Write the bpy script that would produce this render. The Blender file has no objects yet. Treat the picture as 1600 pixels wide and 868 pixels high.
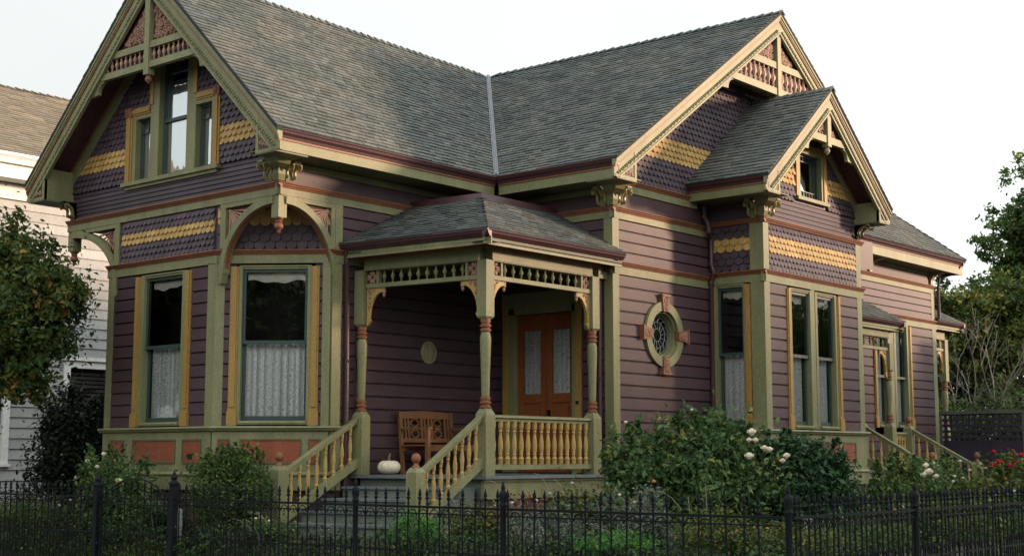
LO = 4.6; HI = 11.4; EXPO = 0.78
import bpy, math, random
from mathutils import Vector, Matrix, noise
R = random.Random(7)
sc = bpy.context.scene
COL = sc.collection
rad = math.radians

# ------------------------------------------------------------------ materials
MATS = {}
def _nt(name):
    m = bpy.data.materials.new(name); m.use_nodes = True
    nt = m.node_tree; b = nt.nodes['Principled BSDF']
    return m, nt, b
def lk(nt, a, b): nt.links.new(a, b)
def paint(name, col, rough=.55, var=.18, scale=3.0, grain=.25, bump=.15, streak=True, spec=.35):
    """painted wood: base colour with weathering blotches, fine grain and a little dirt"""
    m, nt, b = _nt(name); N = nt.nodes
    tc = N.new('ShaderNodeTexCoord')
    n1 = N.new('ShaderNodeTexNoise'); n1.inputs['Scale'].default_value = scale; n1.inputs['Detail'].default_value = 9; n1.inputs['Roughness'].default_value = .68
    n2 = N.new('ShaderNodeTexNoise'); n2.inputs['Scale'].default_value = 55; n2.inputs['Detail'].default_value = 3
    mp = N.new('ShaderNodeMapping'); mp.inputs['Scale'].default_value = (1, 1, .22) if streak else (1, 1, 1)
    lk(nt, tc.outputs['Object'], mp.inputs['Vector']); lk(nt, mp.outputs[0], n1.inputs['Vector'])
    lk(nt, tc.outputs['Object'], n2.inputs['Vector'])
    r1 = N.new('ShaderNodeMapRange'); r1.inputs[1].default_value = .3; r1.inputs[2].default_value = .7
    r1.inputs[3].default_value = 1 - var; r1.inputs[4].default_value = 1 + var
    lk(nt, n1.outputs[0], r1.inputs[0])
    r2 = N.new('ShaderNodeMapRange'); r2.inputs[1].default_value = .3; r2.inputs[2].default_value = .7
    r2.inputs[3].default_value = 1 - grain; r2.inputs[4].default_value = 1 + grain
    lk(nt, n2.outputs[0], r2.inputs[0])
    mu = N.new('ShaderNodeMath'); mu.operation = 'MULTIPLY'; lk(nt, r1.outputs[0], mu.inputs[0]); lk(nt, r2.outputs[0], mu.inputs[1])
    at = N.new('ShaderNodeAttribute'); at.attribute_name = 'tint'
    ad = N.new('ShaderNodeMath'); ad.operation = 'ADD'; ad.inputs[1].default_value = 1.0
    lk(nt, at.outputs['Fac'], ad.inputs[0])
    m3 = N.new('ShaderNodeMath'); m3.operation = 'MULTIPLY'; lk(nt, mu.outputs[0], m3.inputs[0]); lk(nt, ad.outputs[0], m3.inputs[1])
    vm = N.new('ShaderNodeVectorMath'); vm.operation = 'SCALE'; vm.inputs[0].default_value = col
    lk(nt, m3.outputs[0], vm.inputs['Scale']); lk(nt, vm.outputs[0], b.inputs['Base Color'])
    b.inputs['Roughness'].default_value = rough
    b.inputs['Specular IOR Level'].default_value = spec
    bp = N.new('ShaderNodeBump'); bp.inputs['Strength'].default_value = bump; bp.inputs['Distance'].default_value = .01
    lk(nt, n2.outputs[0], bp.inputs['Height']); lk(nt, bp.outputs[0], b.inputs['Normal'])
    MATS[name] = m; return m
def leafmat(name, c1, c2, c3=None, trans=.35, rough=.5):
    """leaf colour varies leaf by leaf through the 'tint' attribute (0..1)"""
    m, nt, b = _nt(name); N = nt.nodes
    at = N.new('ShaderNodeAttribute'); at.attribute_name = 'tint'
    cr = N.new('ShaderNodeValToRGB'); e = cr.color_ramp.elements
    e[0].position = 0; e[0].color = (*c1, 1); e[1].position = .8; e[1].color = (*c2, 1)
    if c3: x = cr.color_ramp.elements.new(1.0); x.color = (*c3, 1)
    lk(nt, at.outputs['Fac'], cr.inputs[0]); lk(nt, cr.outputs[0], b.inputs['Base Color'])
    b.inputs['Roughness'].default_value = rough
    b.inputs['Specular IOR Level'].default_value = .28
    tr = N.new('ShaderNodeBsdfTranslucent'); lk(nt, cr.outputs[0], tr.inputs['Color'])
    mx = N.new('ShaderNodeMixShader'); mx.inputs[0].default_value = trans
    out = N['Material Output']
    lk(nt, b.outputs[0], mx.inputs[1]); lk(nt, tr.outputs[0], mx.inputs[2]); lk(nt, mx.outputs[0], out.inputs['Surface'])
    MATS[name] = m; return m
def plain(name, col, rough=.5, metal=0, spec=.5, bump=0, bscale=40, var=0):
    m, nt, b = _nt(name); N = nt.nodes
    b.inputs['Base Color'].default_value = (*col, 1); b.inputs['Roughness'].default_value = rough
    b.inputs['Metallic'].default_value = metal; b.inputs['Specular IOR Level'].default_value = spec
    tc = N.new('ShaderNodeTexCoord'); n = N.new('ShaderNodeTexNoise'); n.inputs['Scale'].default_value = bscale; n.inputs['Detail'].default_value = 5
    lk(nt, tc.outputs['Object'], n.inputs['Vector'])
    if var:
        r = N.new('ShaderNodeMapRange'); r.inputs[1].default_value = .3; r.inputs[2].default_value = .7; r.inputs[3].default_value = 1-var; r.inputs[4].default_value = 1+var
        vm = N.new('ShaderNodeVectorMath'); vm.operation = 'SCALE'; vm.inputs[0].default_value = col
        lk(nt, n.outputs[0], r.inputs[0]); lk(nt, r.outputs[0], vm.inputs['Scale']); lk(nt, vm.outputs[0], b.inputs['Base Color'])
    if bump:
        bp = N.new('ShaderNodeBump'); bp.inputs['Strength'].default_value = bump; bp.inputs['Distance'].default_value = .02
        lk(nt, n.outputs[0], bp.inputs['Height']); lk(nt, bp.outputs[0], b.inputs['Normal'])
    MATS[name] = m; return m
def glassmat(name, refl=.10):
    m, nt, b = _nt(name); N = nt.nodes; N.remove(b)
    g = N.new('ShaderNodeBsdfGlossy'); g.inputs['Roughness'].default_value = .02; g.inputs['Color'].default_value = (.9, .95, .95, 1)
    t = N.new('ShaderNodeBsdfTransparent'); t.inputs['Color'].default_value = (.98, .99, .985, 1)
    f = N.new('ShaderNodeFresnel'); f.inputs['IOR'].default_value = 1.5
    tc = N.new('ShaderNodeTexCoord'); n = N.new('ShaderNodeTexNoise'); n.inputs['Scale'].default_value = 3.2; n.inputs['Detail'].default_value = 1
    bp = N.new('ShaderNodeBump'); bp.inputs['Strength'].default_value = .16; bp.inputs['Distance'].default_value = .02
    lk(nt, tc.outputs['Object'], n.inputs['Vector']); lk(nt, n.outputs[0], bp.inputs['Height']); lk(nt, bp.outputs[0], g.inputs['Normal'])
    ad = N.new('ShaderNodeMath'); ad.operation = 'ADD'; ad.inputs[1].default_value = refl; ad.use_clamp = True
    lk(nt, f.outputs[0], ad.inputs[0])
    mx = N.new('ShaderNodeMixShader'); lk(nt, ad.outputs[0], mx.inputs[0]); lk(nt, t.outputs[0], mx.inputs[1]); lk(nt, g.outputs[0], mx.inputs[2])
    lk(nt, mx.outputs[0], N['Material Output'].inputs['Surface'])
    MATS[name] = m; return m
def lacemat(name, col=(.92, .93, .91), dark=(.50, .53, .51)):
    """lace net: pale threads with darker floral motifs worked into the cloth"""
    m, nt, b = _nt(name); N = nt.nodes
    tc = N.new('ShaderNodeTexCoord')
    mp = N.new('ShaderNodeMapping'); mp.inputs['Scale'].default_value = (1, 1, .8)
    lk(nt, tc.outputs['Object'], mp.inputs['Vector'])
    v = N.new('ShaderNodeTexVoronoi'); v.feature = 'F1'; v.inputs['Scale'].default_value = 11; v.inputs['Randomness'].default_value = .55
    n = N.new('ShaderNodeTexNoise'); n.inputs['Scale'].default_value = 60; n.inputs['Detail'].default_value = 2
    lk(nt, mp.outputs[0], v.inputs['Vector']); lk(nt, mp.outputs[0], n.inputs['Vector'])
    s1 = N.new('ShaderNodeMath'); s1.operation = 'MULTIPLY'; s1.inputs[1].default_value = 26; lk(nt, v.outputs['Distance'], s1.inputs[0])
    s2 = N.new('ShaderNodeMath'); s2.operation = 'SINE'; lk(nt, s1.outputs[0], s2.inputs[0])
    r = N.new('ShaderNodeMapRange'); r.inputs[1].default_value = -.9; r.inputs[2].default_value = -.35; lk(nt, s2.outputs[0], r.inputs[0])
    r2 = N.new('ShaderNodeMapRange'); r2.inputs[1].default_value = .40; r2.inputs[2].default_value = .60; r2.inputs[3].default_value = .55
    lk(nt, n.outputs[0], r2.inputs[0])
    mm = N.new('ShaderNodeMath'); mm.operation = 'MULTIPLY'; lk(nt, r.outputs[0], mm.inputs[0]); lk(nt, r2.outputs[0], mm.inputs[1])
    mx = N.new('ShaderNodeMix'); mx.data_type = 'RGBA'; mx.inputs['A'].default_value = (*dark, 1); mx.inputs['B'].default_value = (*col, 1)
    lk(nt, mm.outputs[0], mx.inputs['Factor']); lk(nt, mx.outputs['Result'], b.inputs['Base Color'])
    b.inputs['Roughness'].default_value = .9
    MATS[name] = m; return m

paint('olive', (.186, .184, .090), var=.22)
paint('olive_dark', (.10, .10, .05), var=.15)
paint('siding', (.062, .034, .039), var=.22, scale=1.6)
paint('gable_purple', (.064, .042, .054), var=.22, scale=2.5)
paint('maroon', (.06, .027, .03), rough=.35, var=.15)
paint('yellow', (.42, .265, .09), var=.18)
paint('ochre', (.31, .185, .048), var=.16)
paint('baluster_yellow', (.38, .255, .08), var=.15)
paint('terracotta', (.20, .078, .038), var=.22)
paint('panel_orange', (.235, .066, .03), var=.2)
paint('carved', (.34, .20, .14), var=.2)
paint('carved_back', (.07, .026, .022), var=.2)
paint('shade_brown', (.030, .017, .014))
paint('gold', (.33, .27, .11), var=.35, scale=14, rough=.4)
paint('door_wood', (.21, .065, .022), rough=.35, var=.2)
paint('sash_green', (.036, .06, .052), rough=.4)
paint('step_paint', (.125, .15, .12), var=.25, streak=False)
paint('floor_paint', (.125, .145, .15), var=.2, streak=False)
paint('foundation', (.07, .045, .04), var=.35)
paint('bench_wood', (.18, .08, .035), rough=.4, var=.25)
paint('white_paint', (.33, .34, .33), var=.1)
paint('white_trim', (.7, .7, .66), var=.08)
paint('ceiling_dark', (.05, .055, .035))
paint('lattice_dark', (.028, .024, .035), var=.3)
paint('lattice_post', (.085, .09, .075), var=.3)
paint('bark', (.10, .08, .06), var=.35, scale=8, bump=.6)
paint('bark_pale', (.24, .21, .18), var=.3, scale=8, bump=.4)
paint('stone', (.28, .27, .25), var=.25, streak=False, bump=.5)
paint('concrete', (.30, .29, .27), var=.15, streak=False, bump=.3)
paint('pumpkin_skin', (.66, .58, .44), var=.12, streak=False, rough=.45)
paint('pumpkin_stem', (.16, .10, .05))
paint('plaque', (.25, .22, .12), var=.35, scale=12)
paint('soil', (.035, .026, .018), var=.4, streak=False, bump=.8)
plain('iron', (.005, .007, .009), .6, 0, .15, bump=.25, bscale=60, var=.3)
plain('lead', (.19, .21, .23), .5, .3, .5, var=.15, bscale=8)
plain('handle', (.015, .012, .01), .35, .6)
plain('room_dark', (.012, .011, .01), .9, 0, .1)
plain('asphalt', (.05, .05, .05), .85, 0, .3, bump=.3, bscale=90, var=.2)
plain('curtain', (.80, .82, .80), .9, 0, .1)
plain('blind', (.62, .60, .50), .9, 0, .1, var=.12, bscale=8)
glassmat('glass', .03); glassmat('glass_bright', .48); lacemat('lace')
# roof shingle
def roofmat(name, col, warm):
    m, nt, b = _nt(name); N = nt.nodes
    at = N.new('ShaderNodeAttribute'); at.attribute_name = 'tint'
    tc = N.new('ShaderNodeTexCoord'); n = N.new('ShaderNodeTexNoise'); n.inputs['Scale'].default_value = 1.1; n.inputs['Detail'].default_value = 4
    n2 = N.new('ShaderNodeTexNoise'); n2.inputs['Scale'].default_value = 120
    lk(nt, tc.outputs['Object'], n.inputs['Vector']); lk(nt, tc.outputs['Object'], n2.inputs['Vector'])
    cr = N.new('ShaderNodeValToRGB'); cr.color_ramp.elements[0].position = .38; cr.color_ramp.elements[1].position = .66
    cr.color_ramp.elements[0].color = (*col, 1); cr.color_ramp.elements[1].color = (*warm, 1)
    lk(nt, n.outputs[0], cr.inputs[0])
    r = N.new('ShaderNodeMapRange'); r.inputs[1].default_value = .25; r.inputs[2].default_value = .75; r.inputs[3].default_value = .72; r.inputs[4].default_value = 1.28
    lk(nt, n2.outputs[0], r.inputs[0])
    ad = N.new('ShaderNodeMath'); ad.operation = 'ADD'; ad.inputs[1].default_value = 1; lk(nt, at.outputs['Fac'], ad.inputs[0])
    mu = N.new('ShaderNodeMath'); mu.operation = 'MULTIPLY'; lk(nt, ad.outputs[0], mu.inputs[0]); lk(nt, r.outputs[0], mu.inputs[1])
    vm = N.new('ShaderNodeVectorMath'); vm.operation = 'SCALE'; lk(nt, cr.outputs[0], vm.inputs[0]); lk(nt, mu.outputs[0], vm.inputs['Scale'])
    lk(nt, vm.outputs[0], b.inputs['Base Color']); b.inputs['Roughness'].default_value = .85; b.inputs['Specular IOR Level'].default_value = .25
    bp = N.new('ShaderNodeBump'); bp.inputs['Strength'].default_value = .5; bp.inputs['Distance'].default_value = .01
    lk(nt, n2.outputs[0], bp.inputs['Height']); lk(nt, bp.outputs[0], b.inputs['Normal'])
    MATS[name] = m
roofmat('shingle', (.084, .101, .098), (.126, .128, .112))
roofmat('shingle_edge', (.03, .03, .03), (.04, .036, .034))
roofmat('old_shingle', (.17, .15, .115), (.21, .175, .125))
leafmat('leaf_mid', (.034, .075, .02), (.115, .185, .045), (.23, .25, .07))
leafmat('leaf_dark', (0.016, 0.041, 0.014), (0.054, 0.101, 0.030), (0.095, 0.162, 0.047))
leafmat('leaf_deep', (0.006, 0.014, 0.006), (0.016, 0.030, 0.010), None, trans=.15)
leafmat('leaf_gloss', (0.016, 0.049, 0.019), (0.061, 0.128, 0.047), (0.149, 0.216, 0.108), rough=.25)
leafmat('leaf_rose', (0.038, 0.089, 0.030), (0.115, 0.189, 0.054), (0.270, 0.270, 0.068))
leafmat('leaf_autumn', (.045, .085, .022), (.15, .17, .035), (.36, .20, .05))
leafmat('leaf_yellow', (0.040, 0.075, 0.018), (0.150, 0.185, 0.035), (0.36, 0.28, 0.06))
leafmat('leaf_bright', (0.041, 0.135, 0.024), (0.095, 0.270, 0.041), (0.162, 0.324, 0.068))
leafmat('leaf_grey', (0.074, 0.101, 0.074), (0.189, 0.230, 0.162), (0.338, 0.324, 0.230))
leafmat('leaf_red', (0.095, 0.041, 0.024), (0.230, 0.081, 0.041), (0.324, 0.176, 0.068))
leafmat('petal_peach', (.80, .66, .50), (.88, .79, .66), (.92, .87, .78), trans=.2)
leafmat('petal_white', (0.700, 0.680, 0.600), (0.800, 0.780, 0.700), None, trans=.3)
leafmat('petal_red', (0.350, 0.010, 0.030), (0.550, 0.030, 0.060), None, trans=.25)
leafmat('petal_orange', (0.650, 0.200, 0.080), (0.750, 0.350, 0.150), None, trans=.25)

# ------------------------------------------------------------------ mesh builder and frames
V = Vector
class Fr:
    """wall frame: u runs along the wall, z up, d outward"""
    def __init__(s, o, u, n): s.o = V(o); s.u = V(u).normalized(); s.n = V(n).normalized()
    def P(s, u, z, d=0): return s.o + s.u*u + s.n*d + V((0, 0, z))
class MB:
    def __init__(s): s.v = []; s.f = []; s.t = []
    def poly(s, pts, t=0.0):
        i = len(s.v); s.v += [V(p) for p in pts]; s.f.append(list(range(i, i+len(pts)))); s.t.append(t)
    def loft(s, a, b, t=0.0, caps=True):
        n = len(a); i = len(s.v); s.v += [V(p) for p in a] + [V(p) for p in b]
        for k in range(n):
            k2 = (k+1) % n; s.f.append([i+k, i+k2, i+n+k2, i+n+k]); s.t.append(t)
        if caps:
            s.f.append([i+k for k in range(n)][::-1]); s.t.append(t)
            s.f.append([i+n+k for k in range(n)]); s.t.append(t)
    def prism(s, F, pts, d0, d1, t=0.0):
        s.loft([F.P(u, z, d0) for u, z in pts], [F.P(u, z, d1) for u, z in pts], t)
    def box(s, F, u0, u1, z0, z1, d0, d1, t=0.0):
        s.prism(F, [(u0, z0), (u1, z0), (u1, z1), (u0, z1)], d0, d1, t)
    def rail(s, F, prof, u0, u1, t=0.0):
        """prof: closed list of (z, d)"""
        s.loft([F.P(u0, z, d) for z, d in prof], [F.P(u1, z, d) for z, d in prof], t)
    def obox(s, c, sx, sy, sz, rz=0, t=0.0):
        cs, sn = math.cos(rz), math.sin(rz)
        def q(x, y, z): return V((c[0]+x*cs-y*sn, c[1]+x*sn+y*cs, c[2]+z))
        s.loft([q(-sx, -sy, 0), q(sx, -sy, 0), q(sx, sy, 0), q(-sx, sy, 0)], [q(-sx, -sy, sz), q(sx, -sy, sz), q(sx, sy, sz), q(-sx, sy, sz)], t)
    def lathe(s, c, prof, n=10, ax=None, t=0.0, rz=0):
        """prof: (r, h) along axis from c"""
        c = V(c); ax = V(ax).normalized() if ax is not None else V((0, 0, 1))
        e1 = ax.orthogonal().normalized() if abs(ax.z) < .99 else V((math.cos(rz), math.sin(rz), 0))
        e2 = ax.cross(e1)
        i = len(s.v)
        for r, h in prof:
            for k in range(n):
                a = 2*math.pi*k/n; s.v.append(c + ax*h + (e1*math.cos(a) + e2*math.sin(a))*r)
        for j in range(len(prof)-1):
            for k in range(n):
                k2 = (k+1) % n; s.f.append([i+j*n+k, i+j*n+k2, i+(j+1)*n+k2, i+(j+1)*n+k]); s.t.append(t)
        s.f.append([i+k for k in range(n)][::-1]); s.t.append(t)
        s.f.append([i+(len(prof)-1)*n+k for k in range(n)]); s.t.append(t)
    def tube(s, pts, r, n=6, t=0.0, r1=None):
        pts = [V(p) for p in pts]; i = len(s.v); m = len(pts)
        ref = V((0.13, .31, .94))
        for j, p in enumerate(pts):
            d = (pts[min(j+1, m-1)] - pts[max(j-1, 0)]).normalized()
            e1 = d.cross(ref)
            if e1.length < .05: e1 = d.cross(V((1, 0, 0)))
            e1.normalize(); e2 = d.cross(e1)
            rr = r if r1 is None else r + (r1-r)*j/(m-1)
            for k in range(n):
                a = 2*math.pi*k/n; s.v.append(p + (e1*math.cos(a)+e2*math.sin(a))*rr)
        for j in range(m-1):
            for k in range(n):
                k2 = (k+1) % n; s.f.append([i+j*n+k, i+j*n+k2, i+(j+1)*n+k2, i+(j+1)*n+k]); s.t.append(t)
        s.f.append([i+k for k in range(n)][::-1]); s.t.append(t)
        s.f.append([i+(m-1)*n+k for k in range(n)]); s.t.append(t)
    def build(s, name, mat, parent=None, smooth=False, root=None, fixn=True, **props):
        org = V((0, 0, 0))
        r = root or parent
        while r is not None and r.parent is not None: r = r.parent
        if r is not None: org = V(r.location)
        me = bpy.data.meshes.new(name)
        me.from_pydata([v-org for v in s.v], [], s.f)
        at = me.attributes.new('tint', 'FLOAT', 'FACE'); at.data.foreach_set('value', s.t)
        if fixn:
            import bmesh
            bm = bmesh.new(); bm.from_mesh(me); bmesh.ops.recalc_face_normals(bm, faces=bm.faces); bm.to_mesh(me); bm.free()
        if smooth:
            me.shade_smooth()
            try: me.set_sharp_from_angle(angle=rad(40))
            except Exception: pass
        me.materials.append(MATS[mat])
        o = bpy.data.objects.new(name, me); COL.objects.link(o)
        if parent is not None: o.parent = parent
        for k, v in props.items(): o[k] = v
        return o
def empty(name, loc, label, cat, group=None):
    o = bpy.data.objects.new(name, None); COL.objects.link(o); o.location = loc; o.empty_display_size = .3
    o['label'] = label; o['category'] = cat
    if group: o['group'] = group
    return o
def copyobj(o, parent, loc, rz=None):
    c = o.copy(); COL.objects.link(c); c.parent = parent; c.location = loc
    if rz is not None: c.rotation_euler = (0, 0, rz)
    return c
def tag(o, label, cat, group=None, kind=None):
    o['label'] = label; o['category'] = cat
    if group: o['group'] = group
    if kind: o['kind'] = kind
    return o

# ------------------------------------------------------------------ detail generators
def cut(segs, a, b):
    out = []
    for s0, s1 in segs:
        if b <= s0 or a >= s1: out.append((s0, s1)); continue
        if a > s0: out.append((s0, a))
        if b < s1: out.append((b, s1))
    return out
def boards(m, F, z0, z1, h, ur, ops=(), style='drop', d0=0.0):
    """horizontal siding between z0 and z1, ur(z)->(ua,ub), ops = openings (u0,u1,z0,z1)"""
    n = max(1, round((z1-z0)/h)); h = (z1-z0)/n
    f = ur if callable(ur) else (lambda z: ur)
    joints = [[math.floor(f(z0)[0])+R.uniform(.3, 2.6)+2.7*i for i in range(5)] for _ in range(n)]; tj = [[R.uniform(-.14, .14) for _ in range(4)] for _ in range(n)]
    for k in range(n):
        a = z0+k*h; t = R.uniform(-.10, .10)
        if style == 'drop': st = [(a, .032, a+.84*h, .028), (a+.84*h, .028, a+.92*h, .000), (a+.92*h, .000, a+h, .000), (a+h, .000, a+h, .032)]
        else: lp = .022 if h < .1 else .032; st = [(a, lp, a+h, .004), (a+h, .004, a+h, lp)]
        for za, da, zb, db in st:
            zs = sorted({za, zb} | {z for o in ops for z in (o[2], o[3]) if za < z < zb})
            if len(zs) == 1: zs = [za, zb]
            for i in range(len(zs)-1):
                p, q = zs[i], zs[i+1]
                w = (lambda z: da if zb == za else da+(db-da)*(z-za)/(zb-za))
                dp, dq = (da, db) if zb == za else (w(p), w(q))
                ua, ub = f(p); uc, ud = f(q)
                mid = (p+q)/2
                segs = [(0., 1.)]
                wd = ub-ua
                if wd < .01: continue
                cuts = [o for o in ops if o[2] - 1e-6 <= mid <= o[3] + 1e-6]
                if cuts:
                    sg = [(ua, ub)]
                    for o in cuts: sg = cut(sg, o[0], o[1])
                    for s0, s1 in sg:
                        m.poly([F.P(s0, p, dp+d0), F.P(s1, p, dp+d0), F.P(s1, q, dq+d0), F.P(s0, q, dq+d0)], t)
                else:
                    jj = [ua] + [x for x in joints[k] if style == 'drop' and ua+.1 < x < ub-.1 and uc+.1 < x < ud-.1] + [ub]
                    for ji in range(len(jj)-1):
                        a0, b0 = jj[ji], jj[ji+1]
                        m.poly([F.P(a0, p, dp+d0), F.P(b0, p, dp+d0), F.P(b0 if ji < len(jj)-2 else ud, q, dq+d0), F.P(a0 if ji else uc, q, dq+d0)], t+tj[k][ji % 4])
def scales(m, F, z0, z1, ur, sel, ops=(), w=.108, h=.096, shape='round', zref=None, d0=.0):
    """fish-scale shingles; sel(rowindex)->bool chooses the rows that go into this mesh"""
    n = max(1, round((z1-z0)/h)); h = (z1-z0)/n
    f = ur if callable(ur) else (lambda z: ur)
    for k in range(n):
        if not sel(k, z0+k*h, n): continue
        a = z0+k*h; top = min(a+1.5*h, z1)
        ua, ub = f(a+.5*h)
        if ub-ua < .05: continue
        cnt0 = math.floor(ua/w)-1; cnt1 = math.ceil(ub/w)+1
        for c in range(cnt0, cnt1):
            uc = (c+.5*(k % 2))*w
            u0, u1 = uc-w*.48, uc+w*.48
            if u1 < ua+.01 or u0 > ub-.01: continue
            if any(o[0] < uc < o[1] and o[2] < a+.5*h < o[3] for o in ops): continue
            if shape == 'round':
                pts = [(u0, top)] + [(uc - w*.48*math.cos(t), a+.52*h - .56*h*math.sin(t)) for t in [i*math.pi/8 for i in range(9)]] + [(u1, top)]
            else:
                pts = [(u0, top), (u0, a+.35*h), (uc-.18*w, a+.02*h), (uc, a-.12*h), (uc+.18*w, a+.02*h), (u1, a+.35*h), (u1, top)]
            pts = [(min(max(u, ua), ub), z) for u, z in pts]
            j = R.uniform(-.003, .003); ti = R.uniform(-.16, .16)
            A = [F.P(u, z, d0 + .008 + .036*(top-z)/(top-a) + j) for u, z in pts]
            B = [F.P(u, z, d0 + .000 + .010*(top-z)/(top-a)) for u, z in pts]
            m.loft(B, A, ti, caps=False); i = len(m.v); m.f.append(list(range(i-len(A), i))); m.t.append(ti)
def inpoly(p, poly):
    x, y = p; c = False; n = len(poly)
    for i in range(n):
        x0, y0 = poly[i]; x1, y1 = poly[i-1]
        if (y0 > y) != (y1 > y) and x < (x1-x0)*(y-y0)/(y1-y0)+x0: c = not c
    return c
def scrolls(m, F, poly, d, r, count, tr=.011, seed=1):
    """carved scrollwork: many small spirals and leaf beads filling a polygon"""
    q = random.Random(seed); xs = [p[0] for p in poly]; ys = [p[1] for p in poly]
    done = 0; tries = 0; cs = []
    while done < count and tries < count*40:
        tries += 1
        c = (q.uniform(min(xs), max(xs)), q.uniform(min(ys), max(ys)))
        rr = r*q.uniform(.55, 1.1)
        if not inpoly(c, poly): continue
        if not all(inpoly((c[0]+rr*1.05*math.cos(a), c[1]+rr*1.05*math.sin(a)), poly) for a in (0, 1.05, 2.1, 3.14, 4.2, 5.2)): continue
        if any(math.hypot(c[0]-e[0], c[1]-e[1]) < (rr+e[2])*.78 for e in cs): continue
        cs.append((c[0], c[1], rr)); done += 1
        a0 = q.uniform(0, 6.28); s = q.choice((-1, 1)); pts = []
        for i in range(13):
            t = i/12; a = a0 + s*t*9.0; ra = rr*(1-.82*t)
            pts.append(F.P(c[0]+ra*math.cos(a), c[1]+ra*math.sin(a), d))
        m.tube(pts, tr, n=4, t=q.uniform(-.1, .1), r1=tr*1.5)
def shingles(m, A, B, Cc, D, exp=.118, tab=.16, lift=.020, over=0.02):
    """roof courses on the patch eave A->B, ridge D->C (bilinear); tabs as real thin plates"""
    A, B, Cc, D = V(A), V(B), V(Cc), V(D)
    slope = ((D-A).length + (Cc-B).length)/2
    n = max(1, round(slope/exp))
    nrm = (B-A).cross(D-A)
    if nrm.length < 1e-6: nrm = (B-A).cross(Cc-A)
    nrm.normalize()
    if nrm.z < 0: nrm = -nrm
    m.poly([A - nrm*.02, B - nrm*.02, Cc - nrm*.02, D - nrm*.02])
    for k in range(n):
        t0, t1 = k/n, min(1, (k+1.15)/n)
        def pt(s, t): return (A.lerp(B, s)).lerp(D.lerp(Cc, s), t)
        L = (pt(1, t0)-pt(0, t0)).length
        if L < .05: continue
        x = -R.random()*tab
        while x < L:
            w = tab*R.uniform(.75, 1.25)
            s0, s1 = max(0, x)/L, min(L, x+w-.006)/L
            x += w
            if s1-s0 < .003: continue
            dz = lift*R.uniform(.75, 1.35); dt = R.uniform(-.07, .05)/n
            ti = R.uniform(-.2, .2)+(R.uniform(-.2, .2) if R.random() < .12 else 0)
            p0, p1 = pt(s0, max(0, t0+dt)), pt(s1, max(0, t0+dt)); L1 = (pt(1, t1)-pt(0, t1)).length
            q0, q1 = pt(s0, t1), pt(s1, t1)
            m.poly([p0+nrm*dz, p1+nrm*dz, q1+nrm*.003, q0+nrm*.003], ti)
            m.poly([p0-nrm*.005, p1-nrm*.005, p1+nrm*dz, p0+nrm*dz], ti-.25)  # butt and side faces tinted darker, tab shadow put into the colour
            m.poly([p0-nrm*.005, p0+nrm*dz, q0+nrm*.003], ti-.25)
            m.poly([p1-nrm*.005, p1+nrm*dz, q1+nrm*.003], ti-.25)
def ridgecaps(m, a, b, w=.13, step=.17, s1=(0, 0, -1), s2=(0, 0, -1)):
    a, b = V(a), V(b); L = (b-a).length; d = (b-a)/L; n = int(L/step)
    s1, s2 = V(s1).normalized(), V(s2).normalized()
    for k in range(n):
        p = a+d*(k*step); q = a+d*((k+1.2)*step); t = R.uniform(-.25, .2); up = V((0, 0, 1))
        l0, l1 = .035+R.uniform(0, .012), .012
        m.poly([p+up*l0, q+up*l1, q+s1*w+up*l1, p+s1*w+up*l0], t); m.poly([p+up*l0, q+up*l1, q+s2*w+up*l1, p+s2*w+up*l0], t)
        m.poly([p+up*l0, p+s1*w+up*l0, p+s1*w, p, p+s2*w, p+s2*w+up*l0], t-.3)
# turned profiles, height 1, radius in metres
BAL = [(.024, 0), (.030, .01), (.030, .10), (.036, .13), (.024, .17), (.020, .20), (.027, .23), (.021, .26), (.028, .34), (.033, .44), (.027, .56), (.019, .68), (.017, .74), (.026, .77), (.018, .80), (.028, .85), (.030, .88), (.030, 1)]
SPN = [(.013, 0), (.013, .12), (.020, .16), (.012, .22), (.018, .32), (.030, .45), (.030, .55), (.018, .68), (.012, .78), (.020, .84), (.013, .88), (.013, 1)]
def turned(prof, h, s=1.0): return [(r*s, z*h) for r, z in prof]

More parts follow.
